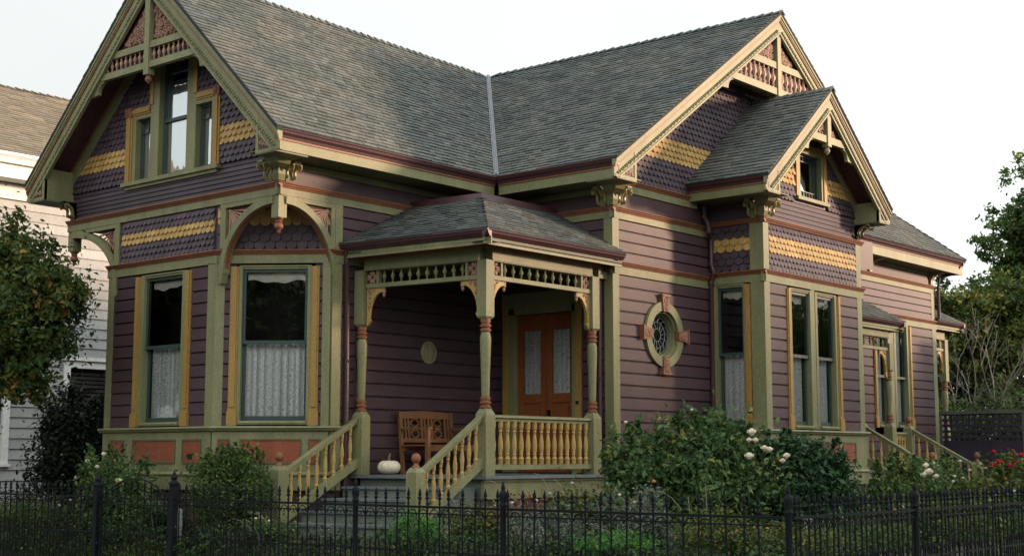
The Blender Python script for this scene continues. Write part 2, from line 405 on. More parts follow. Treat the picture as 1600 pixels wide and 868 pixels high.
def window(H, F, u0, u1, z0, z1, jamb=.09, pil=.13, head=0.0, lace=True, blind=True, rail=None, pils=(1, 1), rec=.08, room=True, curtain_full=False, label=None, lm='lace', blind_h=.17, out=.05):
    """tall sash window; u0..u1,z0..z1 = the sash outer size. part 'window' with its sub-parts"""
    w = MB()    # olive frame (jambs, head, sill)
    w.box(F, u0-jamb, u0, z0-.05, z1+.03, -rec-.02, out-.012); w.box(F, u1, u1+jamb, z0-.05, z1+.03, -rec-.02, out-.012)
    w.box(F, u0-jamb, u1+jamb, z1+.03, z1+.03+max(head, .02), -rec-.02, out-.012)
    w.box(F, u0-.002, u1+.002, z1-.002, z1+.032, -rec-.02, out-.03)
    w.rail(F, [(z0-.05, -rec), (z0-.05, .075), (z0-.02, .085), (z0, .06), (z0+.012, -rec)], u0-.001, u1+.001)
    win = w.build('window', 'olive', H)
    if label: win['label'] = label
    for s, on in ((-1, pils[0]), (1, pils[1])):
        if not on: continue
        p = MB()
        a, b = (u0-jamb-pil, u0-jamb) if s < 0 else (u1+jamb, u1+jamb+pil)
        p.box(F, a, b, z0-.06, z1+.03, 0, out)
        p.box(F, a+pil*.20, b-pil*.20, z0+.20, z1+.03, out+.0, out+.016)
        p.box(F, a-.012, b+.012, z0-.062, z0+.13, .002, out+.022)
        p.box(F, a-.006, b+.006, z0+.13, z0+.15, .002, out+.014)
        p.build('pilaster', 'ochre', win)
    s = MB(); t = .045
    rz = rail if rail is not None else z0+(z1-z0)*.50
    di, do = -rec+.005, -rec+.035
    s.box(F, u0, u0+t, rz, z1, do-.03+.035, do+.035); s.box(F, u1-t, u1, rz, z1, do+.005, do+.035)
    s.box(F, u0+t, u1-t, z1-t, z1, do+.006, do+.034); s.box(F, u0, u1, rz-.02, rz+.03, do+.0, do+.04)
    s.box(F, u0, u0+t, z0, rz-.02, di-.03, di+.012); s.box(F, u1-t, u1, z0, rz-.02, di-.03, di+.012)
    s.box(F, u0+t, u1-t, z0, z0+.075, di-.03, di+.012)
    s.build('sash', 'sash_green', win)
    g = MB(); g.poly([F.P(u0+t, rz, do+.02), F.P(u1-t, rz, do+.02), F.P(u1-t, z1-t, do+.02), F.P(u0+t, z1-t, do+.02)])
    g.poly([F.P(u0+t, z0+.07, di-.01), F.P(u1-t, z0+.07, di-.01), F.P(u1-t, rz, di-.01), F.P(u0+t, rz, di-.01)])
    g.build('pane', 'glass', win, fixn=False)
    if lace or curtain_full:
        c = MB(); n = 110; top = (z1-.05) if curtain_full else rz-.01
        ph = R.uniform(0, 6); ks = max(4, (u1-u0)*R.uniform(9, 11))
        for i in range(n):
            a0, a1 = i/n, (i+1)/n
            def dd(a): return -rec-.055+.045*(1-2*abs(math.sin(a*ks*3.14+ph+.8*math.sin(a*7)))**.6)*.7+.008*math.sin(a*37)
            ua, ub = u0+.03+(u1-u0-.06)*a0, u0+.03+(u1-u0-.06)*a1
            c.poly([F.P(ua, z0+.05, dd(a0)), F.P(ub, z0+.05, dd(a1)), F.P(ub, top, dd(a1)), F.P(ua, top, dd(a0))])
        c.build('curtain', lm if not curtain_full else 'curtain', win, smooth=True, fixn=False)
    if blind:
        b = MB(); n = 16; zz = z1-blind_h
        for i in range(n):
            a0, a1 = i/n, (i+1)/n
            f0 = zz+.018*math.sin(a0*7+u0*3)+.012*math.sin(a0*17); f1 = zz+.018*math.sin(a1*7+u0*3)+.012*math.sin(a1*17)
            ua, ub = u0+.05+(u1-u0-.10)*a0, u0+.05+(u1-u0-.10)*a1
            for (p0, q0, dA, dB) in ((0, .5, .0, .012), (.5, 1, .012, -.004)):
                b.poly([F.P(ua, f0+(z1-.03-f0)*p0, -rec-.03+dA), F.P(ub, f1+(z1-.03-f1)*p0, -rec-.03+dA), F.P(ub, f1+(z1-.03-f1)*q0, -rec-.03+dB), F.P(ua, f0+(z1-.03-f0)*q0, -rec-.03+dB)])
        b.build('blind', 'blind', win, fixn=False)
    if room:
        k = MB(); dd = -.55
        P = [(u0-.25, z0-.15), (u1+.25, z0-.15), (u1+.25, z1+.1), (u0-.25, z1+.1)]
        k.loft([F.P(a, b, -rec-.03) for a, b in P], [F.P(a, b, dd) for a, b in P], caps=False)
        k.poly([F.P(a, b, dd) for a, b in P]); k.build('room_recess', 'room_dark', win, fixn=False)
    return win

def gable(H, F, uc, half, ze, zp, o, wb, zb, z1, z2, z3, kz, wall_z0, bead_step=.055, right=True, left=True, zrec=None, lab='', fr=.36, spin=True, umax=None):
    """bargeboards, cornice returns and the stick truss of one gable. z1..z2 lower beam, z2..z3 spindle zone"""
    th = math.atan2(zp-ze, half); ch = math.cos(th)
    def zt(u): return zp-(zp-ze)*abs(u-uc)/half
    def clipz(pts):
        out = []
        for i in range(len(pts)):
            p, q = pts[i-1], pts[i]
            if (p[1] >= zb) != (q[1] >= zb):
                t = (zb-p[1])/(q[1]-p[1]); out.append((p[0]+(q[0]-p[0])*t, zb))
            if q[1] >= zb: out.append(q)
        if umax is not None:
            pts, out = out, []
            for i in range(len(pts)):
                p, q = pts[i-1], pts[i]
                if (p[0] <= umax) != (q[0] <= umax):
                    t = (umax-p[0])/(q[0]-p[0]); out.append((umax, p[1]+(q[1]-p[1])*t))
                if q[0] <= umax: out.append(q)
        return out
    def layer(mat, a, b, d0, d1, name, sides=(-1, 1), t=0., umin=0):
        for sg in sides:
            m = MB(); ue = uc+sg*half
            A, B = a/ch, b/ch
            m.prism(F, [(ue, ze-A), (uc, zp-A), (uc, zp-B), (ue, ze-B)], d0, d1, t)
            yield m
    def multi(specs, name, mat):
        for sg in (-1, 1):
            m = MB(); ue = uc+sg*half
            for a, b, d0, d1 in specs:
                A, B = a/ch, b/ch
                m.prism(F, clipz([(ue, ze-A), (uc, zp-A), (uc, zp-B), (ue, ze-B)]), d0, d1)
            yield sg, m
    for sg, m in multi([(.0, .035, o-.06, o+.055)], '', ''): m.build('roof_edge', 'shingle_edge', H)
    for sg, m in multi([(.037, .075, o-.04, o+.045), (.075, .11, o-.04, o+.028), (.135, .30, o-.04, o), (.30, .33, o-.04, o+.014)], '', ''):
        bb = m.build('bargeboard', 'olive', H)
        s = MB(); ue = uc+sg*half; A, B = .11/ch, .135/ch
        s.prism(F, clipz([(ue, ze-A), (uc, zp-A), (uc, zp-B), (ue, ze-B)]), o-.03, o+.018); s.build('stripe', 'terracotta', bb)
        s = MB(); L = math.hypot(half, zp-ze); n = int(L/bead_step)
        dr = .245/ch
        for i in range(2, n-1):
            u = ue-sg*half*i/n; z = ze+(zp-ze)*i/n-dr
            if z < zb+.06 or (umax is not None and u > umax): continue
            s.lathe(F.P(u, z, o-.002), [(.025, 0), (.021, .020), (.006, .032)], n=5, ax=F.n, t=R.uniform(-.2, .1))
            if i % 2: s.lathe(F.P(u, z-.030, o-.002), [(.014, 0), (.008, .020)], n=4, ax=F.n)
        s.build('bead_row', 'olive', bb)
    # sloping soffit and wall frieze
    for sg in (-1, 1):
        ue = uc+sg*half; A = .15/ch
        us = ue-sg*.18 if umax is None or sg < 0 else umax; zs_ = zt(us)-A
        m = MB(); m.poly([F.P(us, zs_, o-.03), F.P(uc, zp-A, o-.03), F.P(uc, zp-A, 0), F.P(us, zs_, 0)])
        m.build('soffit', 'maroon', H, fixn=False)
        m = MB(); un = ue-sg*wb*.85 if umax is None or sg < 0 else umax; f = lambda u, a: zt(u)-a/ch
        m.prism(F, [(un, f(un, .19)), (uc, zp-.19/ch), (uc, zp-fr/ch), (un, f(un, fr))], .0, .045)
        rf = m.build('rake_frieze', 'olive', H)
        m = MB(); m.prism(F, [(un, f(un, .15)), (uc, zp-.15/ch), (uc, zp-.19/ch), (un, f(un, .19))], .0, .06); m.build('stripe', 'terracotta', rf)
    # cornice returns
    for sg, on in ((-1, left), (1, right)):
        if not on: continue
        ue = uc+sg*half; ui = ue-sg*wb
        m = MB(); top = lambda u: zt(u)-.20/ch
        m.prism(F, [(ue-sg*.13, zb), (ue-sg*.13, ze-.16), (ui, top(ui)), (ui, zb)], 0, o-.006)
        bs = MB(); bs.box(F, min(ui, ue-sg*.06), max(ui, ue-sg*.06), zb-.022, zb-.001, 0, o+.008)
        m.box(F, min(ui, ui+sg*.05), max(ui, ui+sg*.05), zb, top(ui)+.0, o-.05, o+.008)
        m.box(F, min(ui+sg*.05, ue-sg*.02), max(ui+sg*.05, ue-sg*.02), zb, zb+.04, o-.05, o+.008)
        cr = m.build('cornice_return', 'olive', H); bs.build('soffit', 'olive_dark', cr)  # underside slab in darker olive, its shade put into the colour
        tri = [(ui+sg*.06, zb+.05), (ue-sg*.10, zb+.05), (ui+sg*.06, zt(ui+sg*.06)-.36/ch)]
        if tri[2][1] > tri[0][1]+.05:
            m = MB(); m.prism(F, tri, o-.02, o-.002); m.build('carved_ground', 'carved_back', cr)
            m = MB(); scrolls(m, F, tri, o+.004, .05, 14, .009, seed=int(abs(ue)*10)); m.build('carving', 'carved', cr)
    # truss
    def ue_at(z, drop=.315): return half*(zp-drop/ch-z)/(zp-ze)
    tr = MB()
    kw = .06
    top = zp-.30/ch
    tr.box(F, uc-kw, uc+kw, kz, top+.12, o-.13, o-.01)
    def beam(za, zb_):
        a, b = ue_at(za)+.03, ue_at(zb_)+.03
        for sg in (-1, 1):
            tr.prism(F, [(uc+sg*kw, za), (uc+sg*a, za), (uc+sg*b, zb_), (uc+sg*kw, zb_)], o-.11, o-.03)
    beam(z1, z2)
    if spin: beam(z3, z3+(z2-z1))
    T = tr.build('gable_truss', 'olive', H)
    m = MB(); m.lathe(F.P(uc, kz+.02, o-.07), [(.03, 0), (.05, -.02), (.035, -.045), (.055, -.08), (.05, -.11), (.02, -.14), (.012, -.155)], n=10)
    m.build('pendant', 'terracotta' if not lab else 'olive', T, smooth=True)
    zc0 = (z3+(z2-z1)) if spin else z2
    if spin:
        h = z3-z2; um = ue_at(z2)
        step = .118*max(1, h/.26)
        proto = None
        for sg in (-1, 1):
            u = kw+step*.55
            while u < um-.03:
                hh = min(h, (zp-.30/ch) - z2 - (zp-ze)*u/half)
                if hh > .05:
                    m = MB(); m.lathe(F.P(uc+sg*u, z2, o-.07), turned(SPN, hh, 1.05*h/.22 if h > .22 else .95), n=6)
                    m.build('spindle', 'carved', T, smooth=True)
                u += step
        m = MB(); a, b = ue_at(z2)+.02, ue_at(z3)+.02
        m.prism(F, [(uc-a, z2), (uc+a, z2), (uc+b, z3), (uc-b, z3)], o-.135, o-.125); m.build('truss_shade', 'shade_brown', T)  # dark sheet behind the spindles, shade of the gaps put into its colour
    for sg in (-1, 1):
        a, b = ue_at(zc0)-.01, zc0
        tri = [(uc+sg*kw, zc0), (uc+sg*a, zc0), (uc+sg*kw, zc0+(a-kw)*(zp-ze)/half)]
        m = MB(); m.prism(F, tri, o-.115, o-.09); m.build('carved_ground', 'carved_back', T)
        m = MB(); ins = [(uc+sg*(kw+.02), zc0+.02), (uc+sg*(a-.06), zc0+.02), (uc+sg*(kw+.02), tri[2][1]-.08)]
        scrolls(m, F, ins, o-.075, .082, 26, .010, seed=5+sg); scrolls(m, F, ins, o-.08, .048, 30, .008, seed=15+sg)
        m.build('carving', 'carved', T)
    # little curved brackets under the ends of the lower beam
    for sg in (-1, 1):
        m = MB()
        a = ue_at(z1)
        pts = [(uc+sg*(a-.02), z1)] + [(uc+sg*(a-.16+.18*math.sin(t)+.02), z1-.20+.18*math.cos(t)) for t in [i*math.pi/2/6 for i in range(7)]]
        pts += [(uc+sg*(ue_at(z1-.22)+.02), z1-.22)]
        m.prism(F, pts, o-.10, o-.04)
        m.build('collar_bracket', 'olive', T)
    return zt, ch, T

def console(H, F1, F2, u1c, u2c, z0, z1, reach=.36):
    """carved corner console: a flared post with a scroll on each of the two faces"""
    m = MB()
    for F, u in ((F1, u1c), (F2, u2c)):
        pr = [(z0, .0), (z0, .05), (z0+.06, .07), (z0+.12, .05), (z0+.2, .09), (z1-.06, reach*.62), (z1-.02, reach*.7), (z1, reach*.7), (z1, 0)]
        m.loft([F.P(u-.055, z, d) for z, d in pr], [F.P(u+.055, z, d) for z, d in pr])
    c = m.build('console', 'olive', H)
    if F1 is not F2:
        c0 = F1.P(u1c, 0, 0)
        # corner point = where both faces meet
        cx = V((F1.o.x if abs(F1.n.x) > .5 else F2.o.x, F1.o.y if abs(F1.n.y) > .5 else F2.o.y, 0)); dg = F1.n+F2.n
        if (c0-cx).length < .3:
            k_ = MB(); pr = [(z0, .02, .055), (z0+.08, .05, .065), (z0+.16, .05, .06), (z1-.08, .16, .11), (z1, .20, .14)]
            q_ = lambda z, off, w_: [cx+dg*off+V((sx*w_, sy*w_, z)) for sx, sy in ((-1, -1), (1, -1), (1, 1), (-1, 1))]
            for i in range(len(pr)-1): k_.loft(q_(*pr[i]), q_(*pr[i+1]))
            k_.build('console_core', 'olive', c)
    g = MB()
    for F, u in ((F1, u1c), (F2, u2c)):
        for s in (-.07, .07):
            pts = []
            for i in range(15):
                t = i/14; a = -1.2+t*7.2; r = .055*(1-.6*t)
                pts.append(F.P(u+s, z1-.075+r*math.sin(a), reach*.52+r*math.cos(a)))
            g.tube(pts, .014, n=5)
            pts = [F.P(u+s, z0+.03+(z1-z0-.09)*t, .055+.16*t*t+.028*math.sin(t*6.28)) for t in [i/9 for i in range(10)]]
            g.tube(pts, .020, n=5, r1=.028)
            pts = []
            for i in range(11):
                t = i/10; a = 1.5-t*6; r = .035*(1-.6*t)
                pts.append(F.P(u+s, z0+.065+r*math.sin(a), .085+r*math.cos(a)))
            g.tube(pts, .011, n=5)
        g.lathe(F.P(u, z0+.17, .07), [(.035, 0), (.03, .02), (.006, .035)], n=6, ax=F.n)
    g.build('scroll', 'gold', c, smooth=True)
    return c

# profiles for horizontal mouldings: (z,d) closed, relative to z top
def prof(zt, spec): return [(zt+a, b) for a, b in spec]
BELT = [(0, 0), (-.005, .085), (-.02, .09), (-.028, .072), (-.045, .066), (-.052, .05), (-.075, .04), (-.08, 0)]
def belt(H, F, zt, u0, u1, frieze=.115, mat='terracotta', nm='belt_moulding', fr0=None, fr1=None):
    m = MB(); m.rail(F, prof(zt, BELT), u0, u1); b = m.build(nm, mat, H)
    if frieze:
        m = MB(); m.box(F, u0 if fr0 is None else fr0, u1 if fr1 is None else fr1, zt-.08-frieze, zt-.08, 0, .036); m.build('frieze_board', 'olive', b)
    return b
def vboard(H, F, u0, u1, z0, z1, d=.034, nm='corner_board', mat='olive'):
    m = MB(); m.box(F, u0, u1, z0, z1, 0, d); return m.build(nm, mat, H)
def eave_side(H, F, u0, u1, zg, d_e, zs):
    """gutter, fascia, soffit and the board under it on wall frame F. d_e = distance of the gutter face, zg gutter top"""
    m = MB(); m.rail(F, [(zg, d_e-.10), (zg, d_e-.005), (zg-.015, d_e), (zg-.03, d_e-.012), (zg-.055, d_e-.02), (zg-.085, d_e-.05), (zg-.115, d_e-.06), (zg-.115, d_e-.10)], u0, u1)
    g = m.build('gutter', 'maroon', H)
    m = MB(); m.box(F, u0, u1, zg-.145, zg-.117, d_e-.11, d_e-.072); m.build('stripe', 'terracotta', g)
    m = MB(); m.box(F, u0+.004, u1, zs, zg-.147, d_e-.12, d_e-.088); f = m.build('fascia', 'olive', H)
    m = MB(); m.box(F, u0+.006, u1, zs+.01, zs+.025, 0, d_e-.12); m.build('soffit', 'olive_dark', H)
    return g

# ================================================================== THE HOUSE
H = empty('victorian_house', (15, 15, 0), 'plum coloured Victorian house with olive trim, shingled gables and a corner porch', 'house')
YS, XW, YR, XG = 14.95, 17.16, 12.55, 12.62
FG = Fr((XG, 0, 0), (0, -1, 0), (-1, 0, 0))
FS = Fr((0, YS, 0), (1, 0, 0), (0, -1, 0))
FW = Fr((XW, 0, 0), (0, -1, 0), (-1, 0, 0))
FR = Fr((0, YR, 0), (1, 0, 0), (0, -1, 0))
BX0, YB = 19.90, 11.53
FBW = Fr((BX0, 0, 0), (0, -1, 0), (-1, 0, 0))
FBS = Fr((0, YB, 0), (1, 0, 0), (0, -1, 0))
FRR = Fr((0, 13.09, 0), (1, 0, 0), (0, -1, 0))
FC = Fr((XG, 16.28, 0), (1, -1.33, 0), (-1.33, -1, 0)); LC = math.hypot(1, 1.33)
FCL = Fr((13.62, 20.10, 0), (-1, -1.17, 0), (-1.17, 1, 0)); LCL = math.hypot(1, 1.17)
YL = 20.12
bz = lambda z: 1.03+(z-1.03)*1.02
def sidings(F, z0, z1, h, ur, ops=(), style='drop', mat='siding', nm='siding'):
    full = [o for o in ops if o[2] <= z0+.05 and o[3] >= z1-.05]
    rs = [ur]
    if full and not callable(ur):
        for o in full: rs = [x for r_ in rs for x in cut([r_], o[0], o[1])]
        ops = [o for o in ops if o not in full]
    for r_ in rs:
        if not callable(r_) and r_[1]-r_[0] < .03: continue
        m = MB(); boards(m, F, z0, z1, h, r_, ops, style); o_ = m.build(nm, mat, H, fixn=False)
    return o_
def fish(F, z0, z1, ur, bands, ops=(), shape='round', h=.096, w=.108):
    """bands: list of (za,zb) in yellow"""
    f = ur if callable(ur) else (lambda z: ur)
    n = max(1, round((z1-z0)/h)); hh = (z1-z0)/n
    yes = lambda z: any(a-.001 <= z < b for a, b in bands)
    runs = []
    for k in range(n):
        y = yes(z0+k*hh)
        if runs and runs[-1][0] == y: runs[-1][2] = k
        else: runs.append([y, k, k])
    if ops:
        c = (ops[0][0]+ops[0][1])/2
        sides = [lambda z: (f(z)[0], min(f(z)[1], c)), lambda z: (max(f(z)[0], c), f(z)[1])]
    else: sides = [f]
    for y, ka, kb in runs:
        for sd in sides:
            m = MB(); scales(m, F, z0, z1, sd, lambda k, z, n: ka <= k <= kb, ops, w, h, shape)
            if m.v: m.build('shingle_band' if y else 'shingle_siding', 'yellow' if y else 'gable_purple', H, fixn=False)
def sheet(F, pts, d=0.0, nm='wall', mat='gable_purple'):
    m = MB(); m.poly([F.P(u, z, d) for u, z in pts]); return m.build(nm, mat, H, fixn=False)

# ---------------- left wing: bay (ground floor)
sidings(FG, 1.47, 3.80, .175, (-18.93, -16.28), [(-18.15, -16.90, 1.40, 3.85)])
window(H, FG, -17.98, -17.04, 1.54, 3.72, jamb=.09, pil=.13, rail=2.66)
sidings(FC, 1.47, 3.80, .175, (0, LC), [(.30, 1.44, 1.40, 3.85)])
window(H, FC, .385, 1.335, 1.54, 3.72, jamb=.05, pil=.12, rail=2.66)
sheet_n = [(XG, 18.93), (17.5, 18.93)]
for F, a, b in ((FG, -18.93, -18.77), (FG, -16.44, -16.262), (FC, -.018, .13), (FC, 1.55, LC+.0)):
    vboard(H, F, a, b, 1.47, 3.81, .036)
vboard(H, FS, 13.62, 13.80, 1.47, 3.81, .036)
belt(H, FG, 4.0, -18.97, -16.24, .12); belt(H, FC, 4.0, -.04, LC+.04, .12); belt(H, FS, 4.0, 13.60, XW, .12)
def base(F, u0, u1, panels, ztop=1.47, zf=.57):
    m = MB()
    m.box(F, u0, u1, .80, ztop-.06, 0, .045)
    m.rail(F, prof(ztop, [(0, 0), (0, .10), (-.025, .115), (-.04, .095), (-.06, .085), (-.075, .05), (-.075, 0)]), u0-.05, u1+.05)
    m.rail(F, prof(.83, [(0, 0.03), (-.01, .06), (-.035, .085), (-.055, .08), (-.06, 0.03)]), u0-.03, u1+.03)
    m.box(F, u0, u1, zf, .775, 0, .06)
    b = m.build('bay_base', 'olive', H)
    for a, c in panels:
        m = MB(); z0, z1 = .965, 1.27
        m.box(F, a-.02, c+.02, z0-.022, z0, .04, .060); m.box(F, a-.02, c+.02, z1, z1+.022, .04, .060)
        m.box(F, a-.02, a, z0, z1, .04, .058); m.box(F, c, c+.02, z0, z1, .04, .058); m.build('panel_moulding', 'olive_dark', b)
        m = MB(); m.box(F, a, c, z0, z1, .03, .0485); m.build('base_panel', 'panel_orange', b)
    m = MB(); m.box(F, u0, u1, -.2, zf, -.08, -.02); m.build('foundation', 'foundation', b)
base(FG, -18.93, -16.28, [(-18.72, -18.38), (-18.12, -17.10), (-16.90, -16.50)])
base(FC, 0, LC, [(.10, .24), (.42, 1.27), (1.40, 1.54)])
base(FS, 13.62, 13.80, [])
# ---------------- left wing: shingled band between the belts, arches over the cut corners
fish(FG, 4.0, 4.64, (-18.62, -16.34), [(4.26, 4.45)])
sheet(FG, [(-18.75, 4.0), (-16.2, 4.0), (-16.2, 4.7), (-18.75, 4.7)], 0, mat='gable_purple')
fish(FC, 4.0, 4.70, (0, LC), [(4.33, 4.58)], w=.155, h=.125)
sheet(FC, [(0, 4.0), (LC, 4.0), (LC, 4.75), (0, 4.75)])
FNW = Fr((0, 18.93, 0), (-1, 0, 0), (0, 1, 0))
sidings(FNW, .57, 4.72, .175, (-17.5, -XG)); sheet(FNW, [(-17.5, 0), (-XG, 0), (-XG, 4.75), (-17.5, 4.75)], -.004, mat='siding')
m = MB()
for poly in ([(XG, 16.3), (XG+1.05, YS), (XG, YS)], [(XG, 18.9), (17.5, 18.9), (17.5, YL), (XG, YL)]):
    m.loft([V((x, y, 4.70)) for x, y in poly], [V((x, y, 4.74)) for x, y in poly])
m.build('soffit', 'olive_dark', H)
def arch(F, uo, ui, zt=4.665, zb=3.62, flip=1, d0=-.06, d1=.03):
    """quarter-arch bracket: uo = wall side (foot), ui = drop-post side"""
    W = ui-uo; s = 1 if W > 0 else -1; W = abs(W)
    bd = .085
    m = MB()
    # frame: top board, wall-side stile, arch band
    m.box(F, min(uo, ui), max(uo, ui), zt-.075, zt, d0, d1)
    m.box(F, min(uo, uo+s*.12), max(uo, uo+s*.12), 4.005, zt-.075, d0, d1-.002)
    A, B = [], []
    for i in range(17):
        a = math.pi/2*i/16
        ro, ri = (W-.015, 1.0), (W-.125, .90)
        A.append((ui-s*(.02+ro[0]*math.sin(a)*.985), zb+.02+ro[1]*math.cos(a)*.985+.02)); B.append((ui-s*(.02+ri[0]*math.sin(a)), zb+.02+ri[1]*math.cos(a)))
    for i in range(16):
        m.prism(F, [A[i], A[i+1], B[i+1], B[i]], d0-.02, d1+.015)
    m.prism(F, [(B[-1][0]-s*.0, zb+.05), (A[-1][0], zb+.05), (A[-1][0]-s*.01, zb-.10), (A[-1][0]+s*.05, zb-.12)], d0-.01, d1+.012)
    b = m.build('arch_bracket', 'olive', H)
    # coloured inner edge of the arch
    m = MB()
    for i in range(15):
        C0 = (B[i][0]+s*.002, B[i][1]-.008); C1 = (B[i+1][0]+s*.006, B[i+1][1]-.006)
        m.prism(F, [B[i], B[i+1], C1, C0], d0, d1-.015)
    m.build('stripe', 'terracotta', b)
    m = MB(); cx, cz = uo+s*.15, zt-.11
    m.prism(F, [(uo+s*.12, zt-.075), (uo+s*.60, zt-.075), (uo+s*.38, zt-.22), (uo+s*.22, zt-.42), (uo+s*.12, zt-.62)], d0+.01, d0+.03); m.build('carved_ground', 'carved_back', b)
    m = MB(); N = 8
    for i in range(N):
        a = .10+(math.pi/2-.16)*i/(N-1)
        dx, dz = math.cos(a), -math.sin(a)
        # length until the arch's outer line
        L = .06
        while L < .7:
            x = abs(cx+s*dx*L-ui); z = cz+dz*L
            if ((x-.02)/(W-.0))**2+((z-zb-.04)/1.0)**2 < 1.0: break
            L += .02
        L = max(.10, L-.02)
        p = [F.P(cx+s*dx*t*L, cz+dz*t*L, d0+.045) for t in (.12, .5, 1)]
        m.tube(p, .005, n=6, r1=.017, t=.1*(i % 2))
    m.lathe(F.P(cx+s*.01, cz-.01, d0+.03), [(.035, 0), (.03, .02), (.01, .03)], n=10, ax=F.n)
    m.build('sunburst', 'carved', b, smooth=True)
arch(FG, -16.20, -15.02); arch(FS, 13.70, 12.70)
arch(FG, -18.70, -20.02)
for (x, y) in ((XG, YS), (XG, YL)):
    m = MB(); m.obox((x+.055, y+(.055 if y < 17 else -.055), 4.34), .075, .075, .41); p = m.build('drop_post', 'olive', H)
    m = MB(); c = (x+.055, y+(.055 if y < 17 else -.055), 4.34)
    m.lathe(c, [(r_*.74, z_*.80) for r_, z_ in [(.095, .0), (.10, -.02), (.07, -.035), (.06, -.06), (.075, -.075), (.055, -.09), (.085, -.13), (.085, -.17), (.04, -.215), (.03, -.23), (.045, -.25), (.03, -.275), (.008, -.285)]], n=12)
    m.build('pendant', 'terracotta', p, smooth=True)
# ---------------- left gable wall
belt(H, FG, 4.835, -YL-.03, -YS+.075, .10); belt(H, FS, 4.835, XG-.075, 15.25, .10)
roofz = lambda y: 8.42-3.0*abs(y-17.42)/3.12
gr = lambda z: (max(-YL+.02, -(17.42+3.12*(8.42-.25-z)/3.0)), min(-YS-.02, -(17.42-3.12*(8.42-.25-z)/3.0)))
gw_ops = [(-18.55, -16.34, 5.24, 6.36), (-17.97, -16.83, 6.3, 7.25)]
sidings(FG, 4.835, 5.26, .072, gr, [], 'lap', 'gable_purple', 'clapboards')
fish(FG, 5.26, 8.1, gr, [(5.53, 5.79)], gw_ops, w=.118)
m = MB()
sheet(FG, [(-YL, 4.7), (-YS, 4.7), (-YS, 5.3), (-15.0, 5.75), (-16.34, 7.1), (-16.34, 5.3), (-18.55, 5.3), (-18.55, 7.0), (-19.9, 5.7), (-YL, 5.3)], -.004)
sheet(FG, [(-18.55, 6.34), (-17.95, 6.34), (-17.95, 7.3), (-16.85, 7.3), (-16.85, 6.34), (-16.34, 6.34), (-16.34, 7.1), (-17.42, 8.2), (-18.55, 7.1)], -.005)
# three-part gable window
GW = empty('window', (0, 0, 0), '', '') ; del GW['label']; del GW['category']; GW.parent = H
def sash_only(F, u0, u1, z0, z1, par, rail=None, lights=(), rec=.09, cur=True, top_dark=0):
    t = .035; do = -rec
    s = MB()
    s.box(F, u0, u0+t, z0, z1, do-.02, do+.03); s.box(F, u1-t, u1, z0, z1, do-.02, do+.03); s.box(F, u0+t, u1-t, z1-t, z1, do-.018, do+.028); s.box(F, u0+t, u1-t, z0, z0+.06, do-.018, do+.028)
    if rail: s.box(F, u0+t, u1-t, rail-.02, rail+.03, do-.015, do+.04)
    for (a, b, c, d) in lights: s.box(F, a, b, c, d, do-.008, do+.022)
    s.build('sash', 'sash_green', par)
    g = MB(); g.poly([F.P(u0+t, z0+.05, do), F.P(u1-t, z0+.05, do), F.P(u1-t, z1-t, do), F.P(u0+t, z1-t, do)]); g.build('pane', 'glass_bright', par, fixn=False)
    if cur:
        c = MB(); n = 24
        for i in range(n):
            a0, a1 = i/n, (i+1)/n; dd = lambda a: do-.035+.012*math.sin(a*30+u0*5)
            ua, ub = u0+.03+(u1-u0-.06)*a0, u0+.03+(u1-u0-.06)*a1
            c.poly([F.P(ua, z0+.04, dd(a0)), F.P(ub, z0+.04, dd(a1)), F.P(ub, z1-.03-top_dark, dd(a1)), F.P(ua, z1-.03-top_dark, dd(a0))])
        c.build('curtain', 'curtain', par, smooth=True, fixn=False)
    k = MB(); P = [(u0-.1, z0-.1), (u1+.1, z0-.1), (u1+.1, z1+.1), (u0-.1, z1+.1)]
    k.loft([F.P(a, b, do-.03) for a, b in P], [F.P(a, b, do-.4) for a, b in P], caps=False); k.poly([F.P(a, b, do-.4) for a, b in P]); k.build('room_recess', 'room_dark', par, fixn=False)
W1 = MB()
mu = [(-18.42, -18.34), (-17.97, -17.76), (-17.06, -16.84), (-16.46, -16.42)]
for i, (a, b) in enumerate(mu):
    W1.box(FG, a, b, 5.26, 6.34 if i in (0, 3) else 7.2, -.13, .035)
W1.box(FG, -18.64, -16.24, 5.20, 5.26, -.02, .09); W1.box(FG, -18.58, -16.30, 5.15, 5.20, -.02, .05)
W1.box(FG, -18.42, -17.97, 6.24, 6.30, -.13, .03); W1.box(FG, -16.84, -16.42, 6.24, 6.30, -.13, .03)
W1.box(FG, -17.76, -17.06, 7.08, 7.2, -.13, .03)
W1.build('frame', 'olive', GW)
for (a, b), (c, d), (e, f_) in (((-18.60, -18.43), (-18.43, -17.99), (-17.985, -17.90)), ((-16.41, -16.26), (-16.82, -16.41), (-16.90, -16.815))):
    m = MB(); m.box(FG, a, b, 5.262, 6.36, 0, .045); m.box(FG, a+.04, b-.04, 5.262, 6.36, .045, .062)
    m.box(FG, c, d, 6.302, 6.42, 0, .045); m.box(FG, c, d, 6.33, 6.39, .045, .062); m.box(FG, e, f_, 6.42, 7.2, .036, .052); m.build('casing', 'ochre', GW)
m = MB()
for a, b in ((-18.605, -18.43), (-16.41, -16.255)): m = MB(); m.box(FG, a, b, 6.30, 6.44, .046, .07); m.lathe(FG.P((a+b)/2, 6.37, .07), [(.05, 0), (.035, .012), (.008, .018)], n=8, ax=FG.n); m.build('corner_block', 'terracotta', GW)
